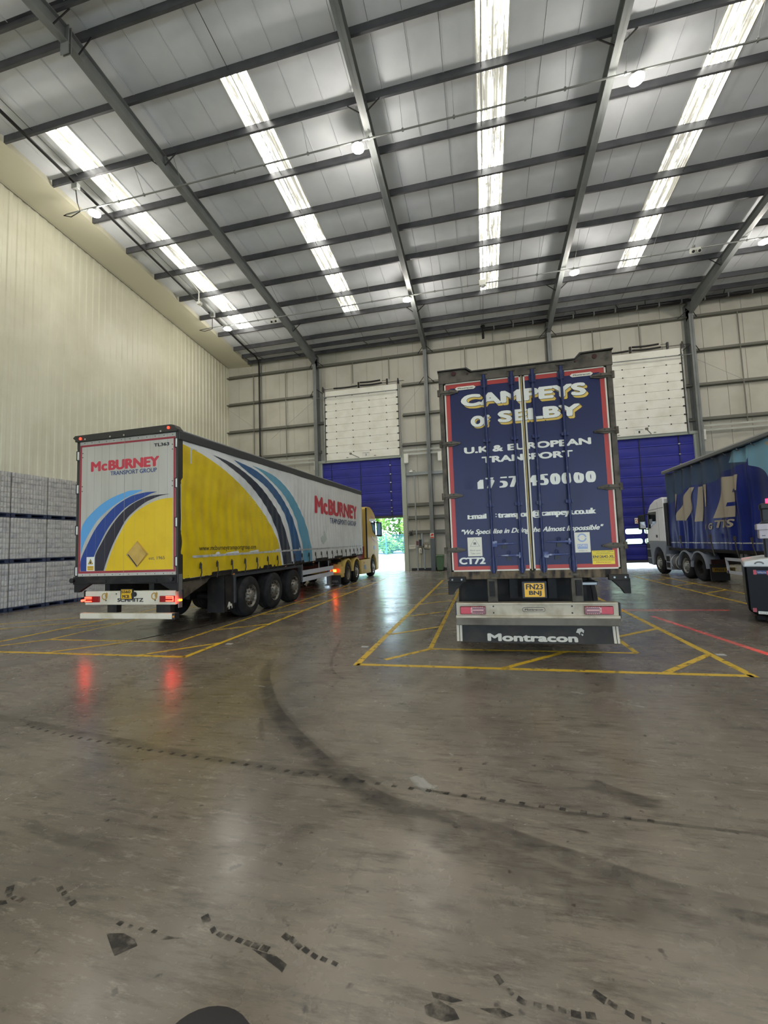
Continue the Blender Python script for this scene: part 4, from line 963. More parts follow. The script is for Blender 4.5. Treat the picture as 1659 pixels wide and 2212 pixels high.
# ================================================================ YELLOW TRACTOR UNIT (left)
CABY = mat('cab_yellow_paint', 'd8bb66', .5, 0, .4); DGLASS = mat('dark_cab_glass', '10161a', .06, 0, .6, coat=.6); PBLUE = mat('sky_lit_glass', '7fb0d8', .08, 0, .6, coat=.6)  # the pale blue has the sky's reflection put into its colour
tr = thing('tractor_unit', 'yellow lorry tractor unit pulling the yellow and white trailer out of the left door', 'truck', (-7.1, 20, 0))
fr = FYZ(AX)
prof = [(21.45, 1.0), (21.48, 3.55), (21.6, 3.66), (22.25, 3.68), (22.71, 3.56), (23.05, 3.42), (23.26, 3.28), (23.36, 3.05), (23.58, 2.25), (23.80, 1.94), (23.88, 1.4), (23.87, .8), (23.78, .30), (23.30, .27)] + arc(22.66, .5, .66, 10, 168, 12) + [(21.95, .95)]
MB().prism(prof, fr, -2.46, -.0).build('cab', CABY, tr, bevel=.035, smooth=40)
MB().prism([(21.44, 1.0), (21.50, 1.0), (21.52, 3.6), (21.46, 3.6)], fr, -.06, .012).build('cab_edge', BLACK, tr)
MB().prism([(21.2, 1.3), (21.46, 1.1), (21.5, 4.0), (21.46, 4.04), (21.1, 3.75)], fr, -.62, -.55).prism([(21.2, 1.3), (21.46, 1.1), (21.5, 4.0), (21.46, 4.04), (21.1, 3.75)], fr, -1.95, -1.88).build('air_deflector', CABY, tr)
MB().prism([(21.46, 3.6), (21.5, 4.04), (21.9, 3.95), (22.6, 3.6)], fr, -1.9, -.6).build('roof_spoiler', CABY, tr, bevel=.03)
for z in (3.2, 2.85, 2.3, 1.7): MB().cyl((AX - .5, 21.3, z), (AX - .8, 21.3, z), .03, 8).build('air_line_bracket', BLACK, tr)
MB().prism([(22.02, 3.03), (23.36, 3.08), (23.36, 2.97), (22.02, 2.94)], fr, -.01, .02).build('visor_stripe', WHITE, tr)
w = MB().prism([(22.14, 2.93), (23.34, 2.95), (23.54, 2.18), (23.3, 2.16), (22.64, 2.38), (22.50, 2.66)], fr, -.01, .012).build('side_window', DGLASS, tr)
MB().prism([(22.66, 2.75), (23.0, 2.75), (23.1, 2.35), (22.72, 2.46)], fr, .012, .016).build('window_reflection_pane', PBLUE, w)  # pale blue patch paints the sky's reflection onto the dark window
mi = MB().box(AX + .06, AX + .34, 23.30, 23.48, 2.12, 2.92).build('mirror', BLACK, tr, bevel=.04)
MB().box(AX + .09, AX + .31, 23.285, 23.30, 2.2, 2.85).build('mirror_glass', PBLUE, mi); MB().tube([(AX - .02, 23.35, 2.9), (AX + .15, 23.38, 2.96)], .03, 6).tube([(AX - .02, 23.45, 2.2), (AX + .15, 23.4, 2.16)], .03, 6).build('mirror_arm', BLACK, mi)
MB().prism([(20.27, .27), (20.27, .95), (22.05, .95), (22.0, .5), (22.1, .23)], fr, -.3, .0).build('side_skirt', CABY, tr, bevel=.02)
MB().prism([(20.76, .48), (21.1, .46), (21.05, .68), (20.74, .7)], fr, 0, .008).build('skirt_sticker', mat('blue_grey_sticker', '58728a', .4), tr)
MB().cyl((AX, 20.75, .80), (AX + .03, 20.75, .80), .03, 8).build('marker_lamp', mat('orange_lens', 'd08a4a', .3), tr)
b = MB(); b.ruled([(22.3, 2.16), (22.7, 1.98), (23.2, 1.86), (23.74, 1.74)], [(22.3, 2.11), (22.7, 1.94), (23.2, 1.83), (23.74, 1.70)], fr, .006, 16, 1).ruled([(22.4, 2.0), (22.8, 1.9), (23.4, 1.7)], [(22.4, 1.97), (22.8, 1.88), (23.4, 1.68)], fr, .006, 16, 1)
b.build('red_stripe', mat('cab_red_stripe', 'b84a3a', .4), tr, recalc=False)
MB().prism([(22.5, 2.18), (22.75, 2.08), (22.75, 1.96), (22.5, 2.05)], fr, 0, .007).build('crest', LETW, tr); MB().rect(22.75, 1.42, 22.9, 1.62, fr, .006).build('emblem', mat('dark_blue_patch', '3b4f72', .4), tr, recalc=False); MB().rect(23.0, 1.42, 23.2, 1.6, fr, .006).build('emblem', mat('pale_green_patch', '9fb48c', .4), tr, recalc=False)
label_text(tr, 'McBURNEY', (22.3, 3.13, 22.95, 3.2), fr, .012, MRED, .03)
MB().box(AX - .03, AX + .004, 22.9, 22.93, 1.0, 2.1).build('door_gap', mat('cab_shadow_gap', '8a7334', .5), tr)  # door gap drawn as a thin brown strip
MB().box(-8.0, -6.2, 16.9, 22.0, .7, .98).build('chassis', CHASSIS, tr)
MB().box(-7.9, AX - .12, 19.9, 21.3, .98, 1.62).build('red_tank', mat('red_chassis_paint', '8e2a26', .45), tr, bevel=.03)
for cy in (18.22, 19.53):
    A = arc(cy, .5, .62, 5, 178, 14); B_ = arc(cy, .5, .55, 178, 5, 14)
    MB().prism(A + B_, fr, -.6, .0).build('wheel_guard', CABY, tr, smooth=40)
MB().prism([(17.3, .36), (17.62, .36), (17.62, .75), (17.55, .8), (17.3, .8)], fr, -.6, .0).build('rear_guard', CABY, tr, bevel=.02)
MB().box(-8.2, AX - .02, 17.26, 17.3, .52, .92).build('rear_panel', CABY, tr)
for x0 in (-6.5, -8.2): MB().box(x0, x0 + .62, 17.2, 17.24, .08, .46).build('mud_flap', BLACK, tr)
label_text(tr, 'SCANIA', (-6.40, .16, -5.98, .26), FXZ(17.2), .004, GREYINK, .08)
for x0 in (-6.42, -8.1):
    l = MB().box(x0, x0 + .48, 17.19, 17.26, .58, .72).build('tail_light', mat('dim_red_lamp', 'a03018', .3, emit=('ff3a10', .6)), tr, bevel=.01)
    MB().box(x0 + .22, x0 + .36, 17.18, 17.19, .60, .70).build('brake_lamp', mat('lit_orange_red', 'ff8030', .3, emit=('ff5a18', 14.0)), l); MB().box(x0 + .04, x0 + .1, 17.18, 17.19, .60, .70).build('brake_lamp', MATS['lit_orange_red'], l)
for y, st in ((18.22, 'deep'), (19.53, 'holes'), (22.66, 'holes')):
    m_ = mat('aluminium_rim', 'b4b2ac', .35, .7) if y > 18.5 else mat('brown_grey_rim', '8d8674', .4, .5)
    wheel(tr, AX - .02, y, .48, .34, 1, m_, style=st); wheel(tr, -8.28, y, .48, .34, -1, m_, style=st)

# ================================================================ BLUE CURTAIN TRAILER AND WHITE TRACTOR (right)
CX = 7.43
tc = thing('curtain_trailer', 'trailer with rippled dark blue curtain, partly drawn, and beige lettering', 'trailer', (CX + 1.25, 13.3, 0))
fc = FYZ(CX, -1)
MB().box(CX + .3, CX + 2.5, 6.6, 20.05, 1.1, 4.2).build('body', mat('dark_load_space', '141a2c', .8), tc)
MB().box(CX - .03, CX + .09, 6.5, 20.12, 4.19, 4.29).build('roof_rail', mat('grey_roof_rail', '77797b', .4, .3), tc, bevel=.015)
MB().box(CX - .02, CX + 2.5, 6.5, 20.12, 4.29, 4.32).build('roof', mat('pale_roof', 'b7b8b6', .5), tc); MB().box(CX + .02, CX + .12, 6.5, 20.1, 1.03, 1.13).build('side_rail', CHASSIS, tc)
def fold(y, z):
    t = max(0, min(1, (z - 1.2) / 3.0)); ph = y * 7.4 + 1.2 * math.sin(y * 1.7) + 1.1 * (1 - t) * math.sin(y * 1.3)
    a = (.055 + .05 * (1 - t)) * (1 if y > 14.35 else .45)
    s = math.sin(ph) + .35 * math.sin(ph * .47 + 1)
    return -a * s + .02 * math.sin(z * 3 + y * 2) - .04
fcur = lambda u, v, d: (CX + .11 - .72 * fold(u, v) - d, u, v)
b = MB(); nu, nv = 420, 30
for i in range(nu + 1):
    y = 6.9 + 13.2 * i / nu
    for j in range(nv + 1): b.v.append(fcur(y, 1.08 + (4.19 - 1.08) * j / nv, 0))
b.f = [(i * (nv + 1) + j, (i + 1) * (nv + 1) + j, (i + 1) * (nv + 1) + j + 1, i * (nv + 1) + j + 1) for i in range(nu) for j in range(nv)]
cc = b.build('side_curtain', mat('royal_blue_curtain', '22307a', .33, 0, .5, dirt=('1b2862', 1.2, .4, .75)), tc, smooth=60, recalc=False)
SLATE = mat('slate_blue_curtain', '334a68', .36, 0, .5); SKYB = mat('sky_blue_curtain', '7fb0c8', .4); BEIGE = mat('beige_print', 'b3a893', .5)
MB().ruled([(20.1, 4.18), (14.4, 4.18)], [(20.1, 2.9), (18.2, 3.42), (16.6, 3.38), (15.8, 3.6), (14.4, 3.72)], fcur, .003, 150, 16).build('slate_band', SLATE, cc, recalc=False, smooth=60)
MB().ruled([(15.45, 3.86), (14.36, 3.70)], [(15.22, 4.18), (14.30, 4.18)], fcur, .006, 40, 8).build('sky_patch', SKYB, cc, recalc=False, smooth=60)
MB().ruled([(14.34, 4.18), (6.95, 4.18)], [(14.34, 3.60), (13.62, 3.27), (13.5, 2.5), (13.2, 1.4), (6.95, 1.3)], fcur, .006, 160, 24).build('sky_field', SKYB, cc, recalc=False, smooth=60)
b = MB()
for y0, y1, z0 in ((13.5, 13.1, 4.05), (13.45, 13.1, 3.5), (13.3, 12.8, 2.9)): b.ruled([(y0, z0), (y0 - .5, z0 - .45)], [(y0 + .05, z0 + .02), (y1 - .5, z0 + .1)], fcur, .009, 10, 4)
b.build('beige_triangle', BEIGE, cc, recalc=False)
b = MB()
def quad(P): b.ruled([P[0], P[1]], [P[3], P[2]], fcur, .014, 36, 16)
quad([(19.55, 2.24), (19.40, 3.29), (19.08, 3.26), (19.3, 2.24)])
quad([(19.42, 2.23), (18.22, 3.40), (17.62, 3.36), (18.50, 2.18)])
quad([(17.78, 2.11), (17.46, 3.34), (17.06, 3.32), (17.42, 2.11)]); quad([(17.0, 2.6), (17.02, 3.36), (16.80, 3.36), (16.9, 2.6)])
quad([(16.55, 2.17), (15.85, 3.46), (15.10, 3.40), (15.36, 2.16)]); quad([(15.12, 2.95), (15.08, 3.42), (14.90, 3.42), (14.97, 2.95)])
b.build('lettering', BEIGE, cc, recalc=False, label='big beige letters cut up by the folds')
MB().ruled([(15.60, 2.50), (15.54, 2.62)], [(15.25, 2.50), (15.22, 2.62)], fcur, .018, 6, 8).ruled([(15.36, 2.92), (15.3, 3.02)], [(15.14, 2.92), (15.12, 3.02)], fcur, .018, 6, 6).build('letter_gap', MATS['royal_blue_curtain'], cc, recalc=False)
fl_ = lambda u, v, d: fcur(-u, v, d)
for t_, bx in (('TICS', (-16.50, 1.84, -15.38, 2.10)), ('V', (-17.12, 1.78, -16.92, 2.0)), ('G', (-16.78, 1.80, -16.58, 2.02))): label_text(cc, t_, bx, fl_, .02, BEIGE, .06, .25, maxlen=.06)
for k in range(23):
    y = 20.0 - .3 * k; MB().rect(y - .28, 1.33, y, 1.365, fcur, .008, 6, 1).build('reflective_tape', TAPE, cc, recalc=False)
for y in [19.7 - .72 * k for k in range(10)]: MB().tube([(CX + .02, y, 4.19), (CX - .01, y - .03, 4.13), (CX + .05, y - .06, 4.08)], .012, 5).build('curtain_roller', CHROME, tc)
for y, a, c in ((18.75, 1.6, 1.18), (16.47, 1.62, .92), (15.06, 1.55, .90), (14.2, 1.5, 1.0), (12.9, 1.5, 1.0)):
    MB().tube([(CX - .05, y, a), (CX - .05, y - .01, (a + c) / 2), (CX + .0, y - .04, c)], .018, 5).box(CX - .08, CX - .04, y - .03, y + .03, a - .12, a + .02).build('strap_buckle', mat('dark_tan_strap', '4a4234', .6), tc)
sg = empty('side_guard'); sg.parent = tc; ROOT[sg.name] = ROOT[tc.name]
SGM = mat('white_side_guard', 'c9cdd6', .4, .1)
for z in (.40, .80): MB().box(CX + .0, CX + .04, 11.4, 15.78, z, z + .09).build('slat', SGM, sg)
MB().prism([(15.74, .40), (15.84, .89), (15.76, .89), (15.66, .40)], fc, -.04, 0).build('guard_post', SGM, sg)
for y in (15.0, 13.4, 11.8): MB().box(CX + .05, CX + .09, y, y + .07, .38, 1.1).build('guard_post', GALV, sg)
for x in (CX + .7, CX + 1.7): MB().box(x, x + .12, 7.5, 19.6, .75, 1.05).build('chassis_rail', CHASSIS, tc)
for x in (CX + .35, CX + 1.9): MB().box(x, x + .16, 15.3, 15.46, .1, 1.05).box(x - .06, x + .22, 15.22, 15.54, .04, .12).build('landing_leg', GALV, tc)
for y in (8.3, 9.6, 10.9): wheel(tc, CX + .04, y, .5, .38, -1); wheel(tc, CX + 2.46, y, .5, .38, 1)

CABW = mat('cab_white_paint', 'fbfcff', .4, 0, .5); GREYP = mat('grey_cab_plastic', '9298a2', .45)
tw = thing('tractor_unit', 'white lorry tractor unit in front of the blue curtained trailer, by the right door', 'truck', (CX + 1.2, 19.5, 0))
MB().prism([(20.30, 1.38), (20.28, 3.22), (20.5, 3.27), (21.2, 3.22), (21.75, 3.05), (22.03, 2.80), (22.1, 2.68), (22.24, 2.1), (22.36, 1.38)], fc, -2.45, 0).build('cab', CABW, tw, bevel=.05, smooth=40)
low = [(22.36, 1.38), (22.44, .9), (22.40, .36), (21.85, .32)] + arc(21.17, .52, .63, -8, 172, 12) + [(20.5, .6), (20.28, 1.38)]
MB().prism(low, fc, -2.45, 0).build('lower_cab', GREYP, tw, bevel=.03, smooth=40)
MB().prism([(22.38, 1.36), (22.46, .9), (22.42, .37), (21.95, .37), (22.06, .95), (22.1, 1.25)], fc, -2.46, .01).build('bumper', mat('dark_bumper', '26282c', .45), tw, bevel=.02)
for z in (.62, 1.02): MB().box(CX - .015, CX + .2, 21.98, 22.4, z, z + .05).build('bumper_trim', mat('pale_trim', 'aeb2ba', .4), tw)
MB().prism([(22.07, 2.71), (21.08, 2.70), (21.17, 2.2), (21.6, 2.12), (21.85, 1.98), (22.16, 2.0)], fc, 0, .012).build('side_window', DGLASS, tw); MB().prism([(21.9, 2.4), (21.55, 2.4), (21.6, 2.18), (21.9, 2.16)], fc, .012, .015).build('window_card', mat('grey_card', '8d949a', .5), tw)
b = MB().prism([(20.9, 1.40), (20.906, 1.40), (20.906, 3.1), (20.9, 3.1)], fc, 0, .004).prism([(20.3, 2.82), (22.02, 2.79), (22.02, 2.81), (20.3, 2.84)], fc, 0, .004); b.build('door_gap', mat('grey_gap', '6c7078', .5), tw)
MB().prism(rrect(21.12, 21.26, 1.56, 1.68, .03), fc, 0, .012).build('door_handle', BLACK, tw)
mi = MB().box(CX - .36, CX - .1, 22.1, 22.3, 1.95, 2.62).build('mirror', BLACK, tw, bevel=.03); MB().box(CX - .34, CX - .12, 22.09, 22.1, 2.0, 2.3).build('mirror_glass', CHROME, mi)
MB().tube([(CX, 22.0, 2.62), (CX - .2, 22.2, 2.6)], .025, 6).tube([(CX, 22.1, 1.95), (CX - .2, 22.2, 1.98)], .025, 6).build('mirror_arm', BLACK, mi)
MB().box(CX + .02, CX + .3, 20.05, 20.3, 1.2, 3.0).build('air_intake', BLACKM, tw, bevel=.02)
st = MB().box(CX + .03, CX + .3, 20.05, 20.5, .22, .86).build('step_box', mat('pale_step_frame', 'a9adb6', .4, .2), tw, bevel=.02)
for z in (.3, .56): MB().box(CX + .02, CX + .05, 20.1, 20.42, z, z + .22).build('step_recess', CHASSIS, st)
MB().cyl((CX + .33, 19.42, .55), (CX + .33, 20.02, .55), .31, 20).build('fuel_tank', GALV, tw, smooth=40)
for y in (19.5, 19.95): MB().lathe([(.315, 0), (.315, .04)], (0, 0, 0), 4) if False else MB().tube([(CX + .33 + .32 * math.cos(a * PI / 12), y, .55 + .32 * math.sin(a * PI / 12)) for a in range(25)], .018, 5).build('tank_strap', SGM, tw)
MB().box(CX + .5, CX + 1.9, 16.9, 21.5, .6, .95).build('chassis', CHASSIS, tw)
for cy in (18.63, 17.58):
    MB().prism(arc(cy, .46, .60, 0, 180, 14) + arc(cy, .46, .55, 180, 0, 14), fc, -.45, .02).build('wheel_guard', GREYP, tw, smooth=40)
for y, s_ in ((21.17, 'holes'), (18.63, 'holes'), (17.58, 'deep')):
    wheel(tw, CX + .02, y, .48, .34, -1, mat('white_grey_rim', 'a5a59f', .4, .4) if s_ == 'holes' else CHASSIS, style=s_); wheel(tw, CX + 2.4, y, .48, .34, 1, RIM, style=s_)
MB().box(CX + .06, CX + .62, 16.92, 16.96, .06, .62).build('mud_flap', BLACK, tw)
MB().box(CX + .08, CX + 1.0, 16.86, 16.92, .62, .78).build('tail_light', mat('dark_red_lens_b', '32100f', .4), tw)
o = MB().box(CX + .1, CX + .75, 16.84, 16.9, .36, .50).build('number_plate', mat('dark_yellow_plate', '8a6a1c', .5), tw); label_text(o, 'PN16 XTA', (CX + .16, .39, CX + .69, .47), FXZ(16.84), .003, INK, .02)

# ================================================================ TOW TRACTOR at the right edge
mx, my = 4.76, 9.5
tt = thing('warehouse_truck', 'black and white electric warehouse truck cut by the right edge of the photo', 'forklift', (mx, my, 0)); tt.rotation_euler = (0, 0, -.44)
MB().prism([(4.77, .22), (4.86, .15), (5.2, .09), (6.6, .06), (6.6, 1.10), (4.76, 1.06)], lambda u, v, d: (u, my + d, v), 0, 1.5).build('body', mat('gloss_black_panel', '070708', .45, 0, .18), tt, bevel=.035, smooth=40)
ld = MB().prism([(4.74, 1.03), (6.62, 1.03), (6.62, 1.16), (5.1, 1.19), (4.76, 1.13)], lambda u, v, d: (u, my - .02 + d, v), 0, 1.55).build('hood', mat('white_hood', 'd2d2cc', .4), tt, bevel=.025, smooth=40)
MB().tube([(4.98 + .06 * math.cos(t * PI / 8), my - .03, 1.085 + .04 * math.sin(t * PI / 8)) for t in range(9)], .012, 6).build('grab_handle', mat('grey_handle', '7a7a76', .5), ld)
fm_ = FXZ(my)
MB().rect(4.885, .90, 5.14, .965, fm_, .008).build('label_strip', mat('navy_label', '2a3468', .4), tt, recalc=False); MB().rect(4.885, .89, 4.93, .975, fm_, .010).rect(5.075, .885, 5.13, .965, fm_, .010).build('label_end', mat('red_label', 'b4343a', .4), tt, recalc=False)
label_text(tt, 'handling group', (4.945, .915, 5.065, .945), fm_, .0105, LETW)
MB().box(4.83, 4.885, my - .012, my + .0, .20, .27).build('reflector', mat('red_reflector', '9a2a30', .3), tt); MB().box(4.905, 5.05, my - .012, my, .165, .215).build('id_plate', LETW, tt); label_text(tt, 'EPM 24 108', (4.92, .178, 5.03, .20), fm_, .014, INK)
for k in range(4): MB().box(4.752, 4.77, my + .2 + .3 * k, my + .27 + .3 * k, .45, .85).build('vent', mat('gold_vent', '6d6240', .5), tt)
mb_ = MB().box(5.10, 5.45, my + .35, my + .7, 1.1, 2.16).build('mast', BLACK, tt, bevel=.02)
MB().box(5.03, 5.75, my + .2, my + .75, 1.55, 1.72).box(5.0, 5.8, my + .18, my + .77, 1.715, 1.83).build('battery_box', mat('pale_pink_grey_box', 'bdb2b4', .45), tt, bevel=.015)  # white box; the pink light falling on it is mixed into its colour
MB().rect(5.07, 1.60, 5.12, 1.612, FXZ(my + .2), .004).build('small_label', INK, tt, recalc=False)
MB().prism([(5.04, 1.83), (5.7, 1.83), (5.6, 1.92), (5.14, 1.90)], lambda u, v, d: (u, my + .25 + d, v), 0, .5).build('cowl', BLACK, tt, bevel=.02)
MB().box(5.08, 5.5, my + .33, my + .72, 2.1, 2.22).build('mast_cap', BLACK, tt, bevel=.03)
MB().cyl((5.24, my + .45, 2.22), (5.24, my + .45, 2.31), .06, 16).build('beacon', mat('lit_red_beacon', 'ff3a50', .3, emit=('ff2038', 5.0)), tt, smooth=40)
MB().box(5.2, 5.32, my + .33, my + .35, 1.25, 1.48).build('screen', mat('pale_screen', 'bcd0c0', .3, emit=('bcd8c4', .4)), tt)
for x, y in ((4.95, my + .35), (4.95, my + 1.2), (6.3, my + .3), (6.3, my + 1.2)): MB().cyl((x - .06, y, .10), (x + .06, y, .10), .10, 16).build('wheel', RUBBER, tt)
# the truck throws two red safety lines on the slab: narrow laser bars on its mast
def red_line(p, q, src, w):
    """spot lamp whose light is masked to one thin bar"""
    p, q, src = Vector(p), Vector(q), Vector(src); mid = (p + q) / 2
    l = bpy.data.lights.new('red_line_lamp', 'SPOT'); l.spot_size = math.radians(150); l.spot_blend = 0; l.shadow_soft_size = .004; l.color = (1, .05, .09)
    z = (src - mid).normalized(); x = (q - p).normalized(); x = (x - z * x.dot(z)).normalized(); y = z.cross(x)
    o = bpy.data.objects.new('red_line_lamp', l); COL.objects.link(o); m = Matrix((x, y, z)).transposed().to_4x4(); m.translation = src; o.matrix_world = m
    dist = (src - mid).length; L_ = (q - p).length
    l.use_nodes = True; nt = l.node_tree; N = nt.nodes; K = nt.links; em = N['Emission']
    tcn = N.new('ShaderNodeTexCoord'); sx = N.new('ShaderNodeSeparateXYZ'); K.new(tcn.outputs['Normal'], sx.inputs[0])
    def mth(op, a, b_):
        n = N.new('ShaderNodeMath'); n.operation = op
        for i, v in enumerate((a, b_)):
            if isinstance(v, (int, float)): n.inputs[i].default_value = v
            else: K.new(v, n.inputs[i])
        return n.outputs[0]
    za = mth('ABSOLUTE', sx.outputs[2], 0)
    ty = mth('DIVIDE', mth('ABSOLUTE', sx.outputs[1], 0), za); tx = mth('DIVIDE', mth('ABSOLUTE', sx.outputs[0], 0), za)
    K.new(mth('MULTIPLY', mth('LESS_THAN', ty, w / 2 / dist), mth('LESS_THAN', tx, L_ / 2 / dist)), em.inputs['Strength'])
    em.inputs['Color'].default_value = (1, .05, .09, 1)
    l.energy = 420
    o.parent = tt; o.matrix_parent_inverse = (Matrix.Translation(Vector(ROOT[tt.name])) @ Matrix.Rotation(-.44, 4, 'Z')).inverted()
    return o
red_line((3.32, 10.4, 0), (3.80, 6.6, 0), (5.2, 9.3, 2.12), .075)
red_line((3.3, 10.95, 0), (5.6, 10.95, 0), (5.25, 9.95, 2.12), .075)

# ================================================================ WRAPPED PALLET LOADS along the left wall
PX = -14.4
WRAP = mat('shrink_wrapped_packs', 'bcbab6', .28, 0, .5, dirt=('a09fa2', 3, .44, .7, (1, 1.4, 2.6)), coat=.3)
PALB = mat('dark_blue_pallet', '2c3550', .6)
def pack_mesh():
    b = MB(); w, h, d = .274, .160, .26; n = 12
    for z, k in ((0, .88), (.018, 1), (h - .03, 1), (h - .006, .84)):
        for i in range(n + 1):
            t = i / n; bulge = .030 * abs(math.sin(PI * 3 * t)) ** .6 * k
            b.v.append((-d + d - bulge * -1, (t - .5) * w * k, z))
    b.f = [(j * (n + 1) + i, j * (n + 1) + i + 1, (j + 1) * (n + 1) + i + 1, (j + 1) * (n + 1) + i) for j in range(3) for i in range(n)]
    return b
pm = pack_mesh().mesh('pack', smooth=50, recalc=False); pm.materials.append(WRAP)
cols = [(9.335, 'cut by the left edge of the photo'), (10.505, 'second stack from the left edge'), (11.675, 'third stack, half behind the yellow trailer'), (12.845, 'last stack, hidden behind the yellow trailer')]
tiers = [(0, 'bottom'), (1.50, 'middle'), (2.94, 'top')]
for (y0, cw) in cols:
    for z0, tw_ in tiers:
        p = thing('pallet', 'dark blue pallet under the %s load, %s' % (tw_, cw), 'pallet', (PX - .5, y0 + .58, z0), 'pallets under the wrapped loads')
        MB().box(PX - 1.0, PX + .0, y0 + .01, y0 + 1.155, z0 + .105, z0 + .135).build('deck', PALB, p)
        for yy in (y0 + .01, y0 + .51, y0 + 1.03):
            MB().box(PX - 1.0, PX - .01, yy, yy + .12, z0 + .025, z0 + .105).build('block', PALB, p)
        MB().box(PX - 1.0, PX, y0 + .01, y0 + 1.155, z0, z0 + .022).build('runner', PALB, p)
        h = (1.50 if z0 == 0 else z0 + 1.44) - z0 - .14
        l = thing('wrapped_load', 'shrink-wrapped load, %s tier, %s' % (tw_, cw), 'pallet load', (PX - .5, y0 + .58, z0 + .136), 'wrapped loads stacked three high')
        MB().box(PX - 1.0, PX - .02, y0 + .012, y0 + 1.15, z0 + .137, z0 + .137 + h - .01).build('core', WRAP, l)
        for r in range(8):
            for c in range(4):
                o = bpy.data.objects.new('pack', pm); COL.objects.link(o); o.parent = l
                o.location = (.5 - .02 + random.uniform(-.008, .008), -.575 + .144 + .285 * c + .004, .002 + r * (h / 8)); o.scale = (1, 1, h / 8 / .165); ROOT[o.name] = ROOT[l.name]

# ================================================================ HIGH-BAY LIGHTS on their trunking
LAMPM = mat('lit_led_panel', 'ffffff', .3, emit=('fff6e4', 40.0))
def lamp(x, y, z, lab, seen=True):
    t = thing('high_bay_light', lab, 'lamp', (x, y, z), 'high-bay lights')
    MB().cyl((x, y, z + .02), (x, y, z + .10), .20, 16, .14).cyl((x, y, z + .10), (x, y, z + .17), .08, 12).build('housing', mat('pale_lamp_housing', 'b9bab6', .4, .2), t, smooth=40)
    MB().cyl((x, y, z - .07), (x, y, z - .03), .12, 18, .19).cyl((x, y, z - .03), (x, y, z + .02), .20, 18).build('led_panel', LAMPM, t, smooth=60)
    L = bpy.data.lights.new('lamp_light', 'POINT'); L.energy = LAMP_W; L.shadow_soft_size = .16; L.color = (1, .95, .86)
    o = bpy.data.objects.new('lamp_light', L); COL.objects.link(o); o.location = (0, 0, -.3); o.parent = t
    return t
rows = [(12.82, 14.72, 'front row', [(-13.9, 'above the left wall'), (-3.38, 'beside the second rafter from the left'), (4.93, 'brightest, beside the third rafter'), (13.0, 'outside the right edge')]),
        (20.85, 14.03, 'row nearest the loading doors', [(-13.4, 'above the left wall'), (-3.18, 'beside the second rafter from the left'), (4.76, 'beside the third rafter'), (12.35, 'cut by the right edge of the photo')]),
        (4.2, 14.75, 'row behind the camera', [(-13.4, 'left'), (-3.2, 'second'), (4.8, 'third'), (12.6, 'fourth')]), (-3.8, 14.05, 'last row behind the camera', [(-13.4, 'left'), (-3.2, 'second'), (4.8, 'third'), (12.6, 'fourth')])]
for y, z, rn, L in rows:
    for x, w in L: lamp(x, y, z, 'lit high-bay light, %s, %s' % (rn, w))
for x in (20.5,):
    for y, z, rn, L in rows: lamp(x, y, z, 'lit high-bay light, %s, far right and out of view' % rn)
for y, z, lab, x0 in ((12.72, 14.86, 'thin grey lighting conduit hung across the roof, nearer of two', -15.1), (20.80, 14.20, 'thin grey lighting conduit hung across the roof, nearer the loading doors', -15.0)):
    t = thing('lighting_conduit', lab, 'conduit', (0, y, z))
    MB().tube([(x0, y, z), (XR - 4, y, z)], .03, 6).build('tube', GALV, t)
    for k in range(20):
        x = x0 + 1.9 + 1.62 * k + (.5 if k % 3 == 0 else 0)
        yp = 12.15 if y < 15 else 20.82 - 1.72
        MB().tube([(x, yp + .1, zr(yp, 14.3)), (x, y, z)], .009, 4).build('hanger_rod', GALV, t)
        MB().box(x - .03, x + .03, y - .035, y + .035, z - .04, z + .04).build('clip', GALV, t)
# cable loops at the left end of each conduit
for (x, y, z, lab) in ((-14.9, 12.72, 14.86, 'nearer'), (-14.8, 20.80, 14.20, 'farther')):
    t = thing('junction_box', 'grey junction box with black cable loop at wall end of the %s conduit' % lab, 'electrical box', (x + .9, y - .6, z + .3))
    MB().box(x + .8, x + 1.05, y - .7, y - .55, z + .25, z + .45).build('box', GALV, t, bevel=.01)
    MB().tube([(x + .9, y - .6, z + .25), (x + .75, y - .4, z - .05), (x + .55, y - .1, z - .12), (x - .05, y + .05, z - .1), (x - .35, y, z - .02), (x - .2, y, z)], .018, 6).build('cable', BLACK, t)
for x, y, z, lab in ((-10.45, 20.7, 13.95, 'left'), (9.63, 20.6, 13.98, 'right')):
    t = thing('twin_spot_light', 'unlit white twin-spot light hanging from the far conduit, at the ' + lab, 'emergency light', (x, y, z))
    MB().box(x - .2, x + .2, y - .06, y + .06, z, z + .12).build('housing', WHITE, t, bevel=.01)
    MB().box(x - .015, x + .015, y, 20.82, z + .11, 14.25).build('bracket', GALV, t)
    for k in (-.12, .12):
        o = MB().cyl((x + k, y - .1, z - .08), (x + k, y + .06, z), .085, 14).build('spot', WHITE, t, smooth=40); MB().cyl((x + k, y - .105, z - .083), (x + k, y - .10, z - .08), .06, 14).build('lens', BLACK, o)
tj = thing('trunking_box', 'small white box on the far conduit under the middle rooflight', 'electrical box', (.57, 20.7, 14.1)); MB().box(.42, .72, 20.62, 20.8, 14.02, 14.3).build('box', WHITE, tj, bevel=.01); MB().box(.50, .64, 20.6, 20.7, 13.92, 14.02).build('sensor', GALV, tj)
